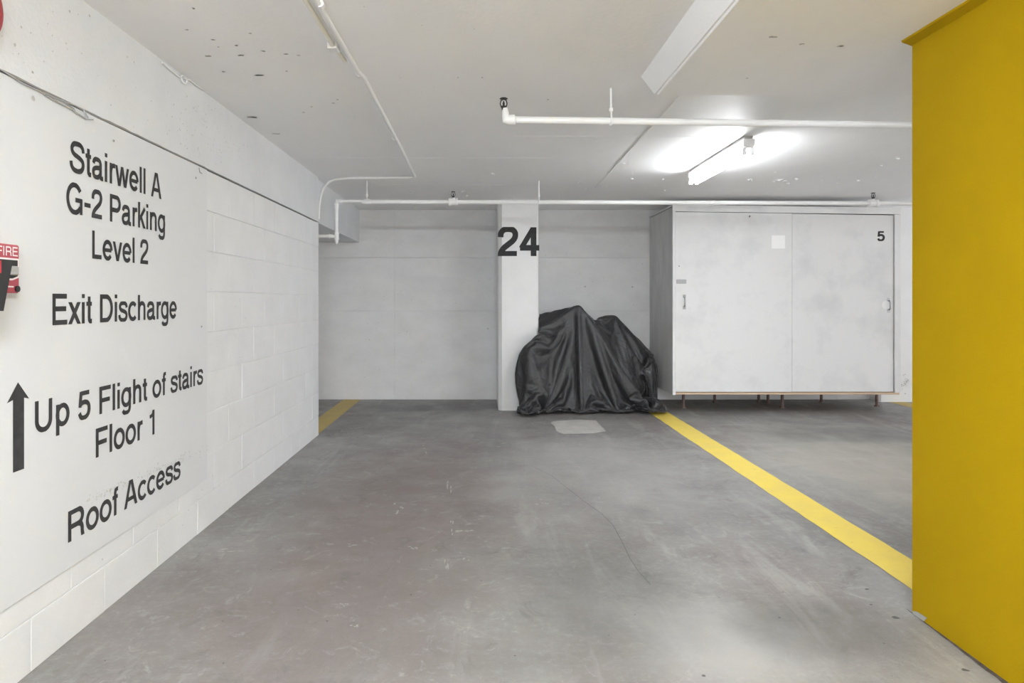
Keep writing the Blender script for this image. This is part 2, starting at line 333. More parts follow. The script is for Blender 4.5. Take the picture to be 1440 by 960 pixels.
# draped sheet of the cover: rows (first column, count), then steps along each row in half millimetres
CLOTH_ROWS = [(17, 59), (11, 71), (9, 75), (8, 78), (6, 81), (5, 83), (4, 85), (4, 86), (3, 87), (2, 89), (2, 89), (1, 91), (1, 91), (1, 91), (1, 92), (1, 92), (1, 92), (0, 93), (0, 93), (0, 93), (0, 93), (0, 93), (0, 93), (0, 93), (0, 93), (0, 93), (0, 93), (0, 93), (0, 93), (0, 93), (0, 93), (0, 93), (0, 93), (0, 93), (0, 93), (0, 93), (0, 93), (31, 62), (31, 62), (31, 62), (31, 62), (31, 62), (31, 62), (31, 62), (31, 62), (31, 62), (31, 62), (31, 62), (31, 62), (31, 62), (31, 62), (31, 62), (31, 62), (31, 62), (31, 62), (31, 62), (31, 62), (31, 62), (31, 62), (31, 62), (31, 62), (31, 62)]
CLOTH_X = [1081,21,-56,-41,19,59,54,48,49,8,40,27,45,38,27,60,58,60,55,41,52,-5,54,36,45,64,34,57,60,66,65,62,-30,54,4,45,50,31,53,56,59,61,56,53,56,57,53,49,-8,3,18,28,50,52,-1,41,49,56,35,732,33,57,
57,55,54,50,51,2,-39,-36,48,57,38,46,55,56,36,-4,47,51,36,49,59,58,37,58,48,28,44,34,41,46,62,41,61,61,38,24,-13,58,37,60,51,46,41,59,58,61,32,52,58,34,40,43,-30,59,34,49,-1,42,47,55,44,60,
58,38,38,35,39,30,691,21,14,34,51,48,51,55,42,50,52,-12,-38,-17,59,55,47,54,28,60,44,0,41,58,51,55,46,59,59,49,43,47,50,-23,62,34,60,58,43,8,26,32,55,52,58,60,44,49,57,43,49,48,43,45,56,60,
-27,23,56,50,0,41,46,52,31,60,43,60,35,40,39,28,41,13,40,670,20,14,21,13,47,53,59,38,42,49,50,51,-19,-34,12,57,57,39,52,22,57,55,7,36,55,60,58,60,61,61,32,38,1,30,48,53,28,56,18,36,45,54,56,
55,53,56,57,49,46,50,35,38,35,41,55,49,-3,49,54,6,35,48,49,14,59,39,61,48,34,38,38,38,31,42,14,9,38,684,-13,-5,16,21,10,18,37,52,59,55,38,25,49,50,54,-19,-20,41,48,48,29,49,38,59,59,4,50,49,
61,60,62,60,64,40,13,-21,48,59,39,15,64,26,57,56,56,53,49,44,46,60,29,59,48,-3,57,37,35,55,51,29,48,5,47,54,6,49,58,55,40,44,36,24,34,38,34,39,22,37,17,17,715,-15,-14,-9,3,11,19,21,39,58,56,
11,31,40,50,52,50,60,-5,-21,48,60,50,8,61,35,53,54,50,42,39,61,61,61,51,62,-27,1,57,18,58,50,25,66,57,57,55,57,18,59,46,27,52,60,1,59,11,48,28,54,61,55,24,56,8,50,54,45,20,57,45,44,26,37,28,
37,19,40,42,16,33,-19,-25,732,-6,-19,-5,-8,-17,19,20,13,34,57,38,34,60,17,45,45,59,30,-13,51,46,11,60,60,14,62,32,55,59,54,22,58,61,60,57,50,-27,0,59,12,45,38,64,61,57,56,55,54,10,43,50,58,
52,21,56,4,62,16,56,51,46,25,61,31,53,53,34,13,43,43,36,48,43,24,34,38,37,15,34,38,21,-1,-33,0,776,-43,-18,-20,-9,1,16,17,17,45,51,57,38,22,57,46,43,23,-19,53,47,51,22,18,59,62,21,60,38,59,
59,21,54,60,61,58,38,-27,4,62,7,35,64,40,65,57,50,46,56,57,18,59,57,18,43,36,55,2,58,27,48,45,57,56,54,53,22,24,34,54,44,-8,58,37,31,35,37,32,31,37,14,32,-16,-31,-3,2,851,-53,-53,-22,-17,
-11,4,16,15,33,37,52,25,61,19,58,58,14,-19,51,52,54,50,24,2,40,59,59,26,59,57,40,38,50,61,60,57,32,-31,10,60,7,28,61,63,37,47,52,58,62,33,57,58,36,21,59,20,48,1,49,60,46,59,55,57,53,58,43,0,
38,55,-20,40,20,51,34,35,35,28,29,39,30,10,-17,-9,-8,-26,888,-13,-50,-53,-36,-18,-14,9,15,11,48,48,-3,58,22,56,59,48,-19,32,54,55,54,45,29,5,7,53,59,60,28,60,42,60,36,60,59,56,26,-33,15,61,
3,22,60,60,63,57,26,54,61,44,59,50,19,43,57,34,-5,52,49,49,51,58,50,48,45,56,40,52,32,52,-33,-14,51,44,37,30,33,33,26,39,30,7,-20,-19,1,-16,-26,905,-35,-22,-35,-50,-33,-17,11,16,48,-27,60,
44,10,56,25,50,62,8,51,41,54,49,48,28,15,-11,31,59,59,59,25,55,61,41,58,58,54,24,-36,19,61,4,14,60,60,58,60,32,51,56,60,58,32,25,55,52,-1,40,38,51,49,58,33,47,53,56,59,54,35,48,20,47,-59,55,
56,33,8,3,32,35,37,29,-11,-13,-5,-17,-9,30,925,3,-5,-52,-39,-27,-36,-44,8,25,-2,-9,38,57,53,29,51,19,50,66,49,29,56,45,24,52,21,-10,6,50,60,59,54,34,60,49,55,57,53,20,-38,23,61,6,6,59,61,62,
55,36,57,58,61,47,21,41,59,36,5,37,46,52,56,30,58,30,59,59,59,60,62,53,25,23,-44,12,52,46,8,4,5,36,36,24,1,-22,-8,-20,20,36,37,983,-5,-35,-59,-17,-37,-37,-20,-40,-3,24,21,30,9,47,49,54,53,
16,57,61,58,20,57,20,46,56,1,-12,27,59,60,60,41,54,61,45,58,52,17,-39,26,61,8,-1,59,61,63,46,54,54,60,59,32,26,54,53,24,12,39,58,53,34,54,31,55,54,52,58,58,61,50,28,23,1,-24,48,37,-11,-8,28,
26,30,25,-7,-9,-13,-3,26,41,35,1043,-29,-47,-34,-51,-36,-23,-53,-31,-11,3,35,26,23,9,49,55,47,44,71,48,48,59,16,53,23,60,41,-14,3,47,60,61,59,42,62,48,57,51,16,-40,27,63,9,-6,58,61,65,50,53,
56,62,49,24,39,59,42,14,22,59,52,39,51,33,58,56,34,48,54,52,51,54,-2,28,31,-7,48,14,-12,-24,25,34,31,23,-5,-7,-15,12,40,39,33,1069,-59,-12,-47,-54,-12,-55,-37,-32,-34,8,-8,44,23,24,15,56,59,
64,72,52,55,26,31,40,55,48,53,13,-14,27,56,61,61,48,59,51,57,51,15,-41,29,61,13,-11,58,61,67,52,53,59,60,38,26,51,56,29,6,55,50,49,34,45,58,56,56,56,41,51,53,37,-15,46,11,-3,27,11,26,-4,-20,
18,38,36,24,-11,-6,6,25,38,39,40,29,1064,-15,-42,-49,-39,-9,-58,-40,-30,-44,-47,44,-11,47,31,18,38,68,69,69,57,43,52,39,21,44,52,51,55,-9,5,45,60,61,60,50,56,57,51,13,-41,31,60,16,-14,57,62,
67,52,55,62,55,28,36,58,47,15,28,54,55,33,47,55,57,56,57,57,52,40,42,11,2,-1,3,20,3,19,26,3,-3,-2,41,38,26,2,-7,41,12,39,36,41,14,1106,-49,-37,-30,-23,-38,-55,-43,-34,-46,-61,-6,43,6,49,37,
12,70,63,66,66,58,31,43,51,29,50,56,50,37,-10,24,56,62,60,52,59,57,52,13,-41,32,61,15,-15,58,61,67,54,58,62,44,27,48,59,34,15,44,58,35,49,53,57,57,54,58,48,44,39,3,-3,11,-13,21,2,8,23,22,-3,
-2,12,42,36,16,-1,27,47,35,30,36,35,28,1187,-48,-48,-32,-28,-37,-51,-47,-56,-35,-45,-52,-45,23,44,21,53,42,19,70,75,75,54,36,51,30,51,37,59,43,57,19,-2,45,60,62,54,62,57,52,14,-42,33,61,15,
-15,58,62,65,56,61,59,33,36,57,51,22,29,55,40,50,51,57,58,51,58,45,46,31,-5,1,18,-7,2,4,1,11,26,18,23,-23,21,41,31,7,42,18,58,31,33,29,34,27,1222,-46,-43,-41,-46,-53,-30,-51,-63,-32,-50,-43,
-56,-15,41,45,34,60,16,63,78,77,59,47,48,45,21,45,57,45,51,51,2,24,57,62,57,62,56,54,15,-42,33,61,16,-14,58,63,63,59,63,50,30,47,59,40,22,42,50,52,46,56,58,49,58,34,51,21,7,-9,18,-3,-6,4,2,
2,15,28,17,30,-26,27,40,22,38,11,55,40,45,26,37,32,8,1215,1,-49,-37,-50,-51,-39,-62,-58,-40,-47,-52,-37,-52,20,48,41,59,24,59,79,63,59,51,53,52,51,22,52,56,38,59,34,5,46,61,62,61,56,54,17,
-41,33,61,15,-12,59,63,63,61,62,41,34,57,54,29,27,57,53,45,53,58,47,58,25,53,15,3,12,2,-3,-3,1,-4,0,17,27,7,25,26,-23,32,41,42,11,36,38,48,40,46,36,14,33,1252,-58,7,-52,-33,-53,-60,-48,-48,
-54,-54,-48,-55,-33,-18,40,51,51,34,56,81,66,44,54,50,51,53,55,31,59,41,48,57,14,29,58,62,61,58,55,19,-39,32,60,15,-10,60,63,64,64,56,34,45,61,43,22,52,51,54,47,58,43,58,20,52,12,-2,15,-2,1,
-4,-1,4,-4,9,30,1,9,29,24,-7,38,48,24,15,42,51,28,53,53,27,27,31,1247,-8,-50,-1,-48,-51,-44,-56,-65,-41,-56,-59,-44,-42,-48,31,52,58,33,56,81,64,31,65,48,51,51,53,55,46,50,39,56,45,15,49,62,
60,59,56,22,-38,32,61,13,-7,61,63,65,65,49,34,55,57,29,39,55,55,45,58,41,58,16,50,8,-5,17,-3,0,-3,-4,13,-5,0,31,-2,7,11,28,22,11,57,44,-4,34,52,39,39,58,52,34,34,35,1292,-21,-41,-38,-37,-29,
-54,-51,-65,-46,-52,-62,-50,-44,-29,-21,54,56,40,52,81,49,76,56,56,40,41,42,43,54,59,44,43,59,29,32,61,61,59,56,26,-36,31,60,12,-2,61,64,67,62,41,41,61,48,27,58,53,44,58,39,59,16,41,4,-4,17,
-3,-2,-2,-3,13,-7,49,5,-26,16,28,-21,31,29,46,40,28,59,-11,57,35,45,57,58,46,33,36,1316,-1,-36,-45,-39,-41,-49,-48,-66,-57,-43,-46,-63,-48,-27,-36,19,74,35,78,50,74,72,61,55,53,43,39,36,16,
57,58,39,52,54,25,51,61,60,56,31,-34,30,60,9,4,62,65,67,58,37,51,61,33,51,55,43,57,38,58,26,24,-1,0,12,-3,-3,0,0,0,12,44,36,-29,-14,50,-10,23,48,-13,31,57,55,6,54,10,56,45,54,50,49,38,37,
1295,19,-30,-34,-36,-36,-41,-39,-57,-70,-56,-49,-34,-50,-36,-24,-9,57,68,16,67,80,63,63,59,59,58,42,37,24,11,58,54,39,59,43,36,61,59,57,35,-30,28,60,7,10,63,65,68,51,40,59,53,38,57,44,57,36,
57,23,18,-5,8,5,-3,-4,1,2,5,27,-1,43,47,-17,49,-17,34,41,24,22,-5,29,42,57,-20,36,61,36,54,55,46,44,32,1268,-9,-23,-26,-28,-37,-37,-44,-64,27,-45,-52,-44,-62,-14,-45,-52,57,44,55,59,62,64,
62,59,58,59,38,54,42,10,23,59,48,44,59,35,55,60,57,39,-26,27,60,4,17,64,67,66,44,48,61,43,54,48,55,37,55,21,10,-6,10,-1,-3,-3,2,4,12,33,-6,25,34,46,46,39,7,31,38,31,25,4,10,17,19,48,-23,59,
58,35,59,62,9,33,1216,-11,-21,-12,-35,-39,-45,-40,-10,-45,16,-29,-35,-59,-74,-21,2,40,56,61,35,59,63,57,54,41,53,59,22,55,48,13,27,59,42,54,51,43,61,58,43,-21,25,60,2,24,65,68,61,43,56,58,
46,56,51,39,51,19,1,-2,6,-4,-2,-1,4,11,25,23,9,46,47,35,35,49,34,27,18,40,38,8,28,12,21,20,-29,36,7,49,55,60,16,17,30,1185,-31,7,-30,-31,-50,-38,-31,-34,-7,-39,-4,19,-62,-49,9,11,32,57,44,
40,14,56,63,43,55,57,32,57,11,56,53,28,19,59,41,59,42,58,59,47,-13,20,61,2,32,65,68,55,47,61,50,59,50,47,42,14,-5,4,-2,-4,-1,1,8,20,24,21,31,48,50,35,48,24,52,56,10,33,41,22,32,9,25,24,1,0,
-20,28,30,49,42,-14,53,-16,1128,21,-36,-33,-24,-45,-41,-38,-31,-17,37,14,-30,-40,15,-10,28,33,31,23,46,34,2,51,57,59,37,56,25,58,5,58,54,39,16,59,43,58,48,59,52,-5,18,60,3,38,67,66,50,56,59,
55,53,52,35,8,-7,4,-4,-4,0,5,17,25,24,31,42,47,47,49,44,31,40,38,47,46,33,20,43,17,26,24,13,7,-4,-11,-11,34,45,-29,19,22,28,1154,-53,-22,-33,-39,-44,-46,-21,3,32,-8,3,7,10,-8,8,-18,34,55,30,
28,16,27,10,32,49,61,48,50,24,56,-1,59,53,49,16,58,51,49,59,54,6,16,59,5,45,67,62,51,62,55,58,54,29,4,-8,0,-4,-4,6,12,24,30,32,39,46,48,47,43,45,49,22,42,47,47,45,22,43,24,45,25,23,15,6,-18,
-15,-9,35,-21,-27,-13,41,49,1123,-43,-35,-39,-39,-46,-21,20,14,24,15,21,16,-22,1,8,-28,43,51,21,31,25,0,45,-4,53,15,42,56,52,29,46,-1,58,49,56,25,51,58,54,57,19,13,60,7,52,67,56,57,60,60,56,
25,-1,-5,-5,-4,1,12,21,31,37,39,42,47,47,46,46,46,43,20,49,45,48,44,45,36,27,42,27,40,22,14,11,-11,-15,-18,0,22,-40,-17,-18,36,1083,-44,-38,-35,-29,-3,22,29,19,20,23,23,-12,-18,16,-47,33,33,
27,16,26,38,16,-16,54,-5,61,-5,34,49,50,54,27,2,55,52,54,39,51,55,58,32,13,60,12,57,65,54,65,61,57,21,-6,-4,-7,-1,9,20,31,37,40,45,44,47,44,48,47,38,31,36,50,41,49,47,35,38,45,45,42,34,32,
25,14,-4,13,-29,2,-7,-9,-7,-21,-24,-5,1042,-43,-42,-5,12,27,26,28,27,16,23,13,-19,6,-42,-8,16,41,32,27,-28,45,-28,58,-7,48,-19,43,-57,133,40,31,24,45,26,54,54,52,50,54,56,44,17,59,19,62,61,
59,65,59,16,-7,-6,-4,7,17,30,37,42,41,47,47,44,48,42,47,24,37,43,45,48,46,50,43,32,47,46,27,15,55,48,26,9,8,-27,26,-15,15,-19,0,-19,-29,-10,997,-36,3,23,29,29,29,28,27,16,23,-13,8,-31,-18,6,
18,16,41,-23,29,-45,32,-15,32,-45,0,0,34,25,36,136,30,45,47,48,51,54,54,57,56,53,27,58,26,65,58,64,63,12,-7,-5,2,16,27,37,42,42,47,46,47,47,44,42,40,24,37,45,44,50,44,49,33,53,43,42,3,28,53,
48,39,23,7,9,11,-1,18,0,-8,-10,-7,-29,-33,973,10,31,25,28,29,31,27,23,25,3,6,-11,-40,-6,21,17,19,-51,63,1,-21,-43,-35,39,-4,0,0,0,23,31,29,141,46,49,50,56,56,59,58,58,57,40,57,37,64,60,64,
13,-8,-1,13,26,36,42,42,46,47,47,46,42,38,39,26,40,42,44,45,48,46,47,32,51,34,52,-6,28,51,27,59,27,16,15,36,22,13,-29,22,-8,-3,-5,-25,-16,1000,35,28,28,29,28,30,24,29,21,5,-1,-17,-45,16,6,9,
-3,-62,0,0,0,0,0,-43,31,43,-31,0,0,2,32,42,148,53,56,60,61,62,64,63,60,47,59,50,59,65,14,-6,9,24,35,43,44,44,47,46,45,42,37,34,24,41,41,51,39,46,47,47,45,34,50,29,53,-4,30,38,23,54,3,42,48,
31,15,12,-10,17,-34,7,29,19,-22,-12,1044,39,33,28,29,28,28,28,24,18,8,-10,-22,-35,-35,-5,-13,-11,-16,0,0,0,0,0,0,0,0,-5,5,0,0,0,21,56,160,63,64,65,66,68,68,65,62,56,55,62,15,3,24,33,44,46,
44,45,45,45,40,37,33,21,34,39,45,48,45,49,45,48,44,36,48,28,52,1,34,39,26,33,12,45,57,35,9,8,-3,15,-29,-1,47,19,6,6,-11,1160,0,62,172,68,67,66,61,63,65,66,81,53,55,22,19,34,41,48,46,45,45,
42,41,40,24,31,31,32,35,49,50,42,51,45,49,43,37,47,30,49,8,36,46,29,29,32,26,42,3,24,19,14,31,-11,-8,23,-11,39,30,6,-7,1160,0,48,172,72,70,70,77,61,70,61,61,51,48,61,12,49,48,39,41,36,21,51,
47,45,45,38,35,22,30,54,40,52,46,49,42,40,44,34,48,17,41,42,39,32,20,31,38,39,20,20,18,13,11,-2,-1,-1,12,-5,23,27,20,1160,0,42,173,70,69,76,55,86,61,66,58,48,39,61,63,11,44,56,22,27,29,47,
47,46,45,47,47,51,22,53,47,44,51,40,43,42,39,46,34,42,43,41,42,4,34,33,11,45,28,23,18,17,15,9,3,-3,-9,-2,13,36,11,1160,0,43,172,72,67,58,89,61,57,53,69,52,36,63,61,62,8,43,55,38,20,55,46,49,
40,41,42,41,40,55,45,49,41,45,40,44,49,46,42,41,41,37,35,32,20,-28,51,34,29,24,23,14,11,8,8,9,2,-5,29,11,2,1160,0,143,77,67,83,61,65,40,57,46,47,88,46,63,61,61,56,0,33,55,50,55,55,49,47,45,
43,37,29,54,47,42,48,40,49,48,43,37,31,28,25,26,25,35,71,1,-31,31,28,24,28,14,8,8,12,14,18,14,31,31,-4,1160,77,72,64,87,61,64,28,48,78,52,70,68,50,59,62,58,61,43,6,59,50,56,34,38,52,54,52,
54,27,52,44,51,41,49,44,34,26,23,24,25,30,33,36,37,11,94,-16,-17,26,31,28,24,18,17,14,7,9,-2,31,31,29,1160,82,88,61,88,40,47,80,11,46,113,48,62,58,53,62,60,53,61,23,46,52,54,34,40,58,49,50,
53,38,48,51,44,46,33,24,23,26,30,34,38,41,43,42,28,42,63,-8,-15,27,32,27,22,19,15,12,5,-4,6,25,30,12,1200,60,61,106,32,55,26,73,57,47,91,55,61,62,57,57,64,50,51,58,27,60,55,36,41,56,56,50,
38,53,50,48,35,23,25,31,35,39,40,42,42,41,36,40,42,16,40,40,-2,18,28,29,20,18,5,-4,-4,16,9,13,26,31,1190,90,48,61,77,46,36,71,80,47,57,62,61,63,61,56,62,56,38,59,36,61,48,55,38,58,48,59,43,
53,51,21,28,37,39,41,41,41,41,40,39,41,42,40,40,-22,73,38,14,14,39,22,14,-4,1,7,12,-4,15,9,33,21,1226,-57,53,31,161,52,112,57,55,60,58,61,61,63,62,60,55,65,35,41,54,60,42,55,55,57,42,58,58,
52,28,41,41,41,41,41,41,41,41,40,40,34,31,41,40,-7,81,28,16,34,13,5,11,2,18,4,-10,19,0,22,30,-12,1256,26,-80,49,189,78,54,61,59,60,59,61,61,65,63,62,60,63,32,43,56,55,44,59,56,56,58,45,62,
51,39,42,43,42,42,42,43,43,39,37,35,37,35,60,24,11,35,60,9,4,3,18,18,27,-5,-12,25,-4,13,28,-14,-34,1252,61,45,46,54,60,59,58,60,60,59,61,61,65,64,65,68,48,59,21,50,60,55,57,58,51,52,53,65,
53,39,44,45,44,44,43,44,44,40,35,37,37,35,55,-30,2,48,87,0,8,23,31,16,-3,10,22,-5,2,23,-19,-33,-30,1260,55,-58,147,58,57,61,58,61,59,60,60,62,64,64,63,61,58,50,63,19,61,58,49,54,46,56,64,50,
61,44,49,47,46,44,42,41,44,41,36,37,36,32,40,-4,-18,48,78,20,33,9,8,5,31,20,3,-3,15,-30,-27,-29,-30,1165,55,40,147,58,58,60,59,58,61,60,60,61,64,63,62,61,62,55,53,58,22,42,62,48,61,64,50,51,
47,46,43,44,45,48,37,49,36,46,25,40,27,38,34,67,8,10,55,21,21,14,27,29,9,8,8,2,-36,-25,-34,-28,-30,1171,53,140,47,58,58,58,59,60,59,61,60,60,63,63,62,62,63,57,54,57,28,33,95,36,51,50,51,46,
46,46,47,37,38,38,42,37,44,35,46,36,48,37,31,29,43,45,72,-16,21,41,20,-2,14,-1,-9,-22,-32,-28,-27,-25,-32,1177,49,144,44,58,58,59,59,59,59,60,61,60,62,63,62,62,64,59,54,55,50,38,69,31,52,50,
49,47,45,45,52,55,51,47,44,40,40,41,40,38,38,36,41,44,39,53,38,-28,-11,19,47,5,-7,-19,-18,-18,-27,-23,-21,-32,-25,1185,43,148,42,57,59,58,59,59,60,59,60,60,62,63,62,63,64,60,56,54,54,53,43,
43,44,52,45,48,44,44,47,51,53,53,52,52,49,49,46,41,39,34,37,41,52,41,20,-73,-25,23,32,14,-17,-12,-22,-13,-7,-27,-31,-31,-22,1193,36,153,39,58,58,58,59,59,60,59,60,60,62,62,63,63,65,60,57,54,
55,52,47,46,40,50,43,47,43,43,45,44,44,48,50,51,51,50,44,42,33,48,54,45,28,10,4,-22,-29,1,6,16,13,-25,-2,-4,-28,-28,-32,-31,-18,1201,30,156,37,58,58,59,59,59,59,59,60,59,63,62,63,64,64,61,
57,56,55,53,49,48,40,44,44,46,42,42,44,40,39,41,44,46,49,52,52,53,53,50,24,30,-9,27,25,-18,-37,17,1,7,3,-2,-2,-32,-24,-33,-28,-31,-5,1208,26,156,37,59,58,58,59,59,59,60,59,59,62,63,63,64,65,
60,58,57,56,54,51,50,39,44,41,45,41,42,43,42,38,38,38,39,41,43,52,52,53,58,-10,34,37,-23,28,11,-28,8,-2,30,20,-60,-8,-30,-26,-21,-37,-23,1,1216,17,160,37,59,58,59,59,59,59,59,59,59,63,62,64,
63,65,60,59,57,57,55,53,51,43,41,41,43,40,41,43,45,45,43,40,38,37,36,37,39,44,55,4,16,29,62,21,-11,-34,-41,0,19,12,-54,-12,-7,-22,-33,-20,-33,-1,1224,12,157,41,58,58,59,59,59,60,59,59,58,63,
62,64,63,64,61,59,58,58,56,54,53,46,43,39,40,38,40,44,46,48,47,46,45,42,41,38,36,28,45,53,12,37,7,2,51,-47,-12,-84,-23,8,-81,-29,55,-15,-23,-35,-11,-31,1232,6,153,45,59,58,60,59,59,60,59,59,
58,63,62,62,63,64,60,60,59,59,57,55,54,51,47,36,35,36,40,43,47,47,47,46,47,46,45,46,47,42,43,46,34,35,-2,-21,63,7,-63,-84,-36,-94,-55,12,19,-39,5,-40,-8,-28,1381,-140,145,54,57,60,59,60,60,
59,60,59,58,63,61,61,62,63,60,59,60,60,59,57,56,55,51,31,29,37,38,39,39,40,41,43,44,43,45,44,45,43,44,42,44,44,31,21,7,13,-46,-31,-69,-44,-107,1,-41,-32,-25,3,-41,-15,1388,4,-8,56,60,60,60,
60,60,60,60,60,60,60,60,60,60,60,60,60,60,60,60,60,60,60,56,21,29,36,35,35,36,36,37,37,38,39,39,41,42,42,41,42,38,37,48,21,30,28,-3,-51,-46,-42,-99,-38,-55,-24,-37,-38,-20,-20,]
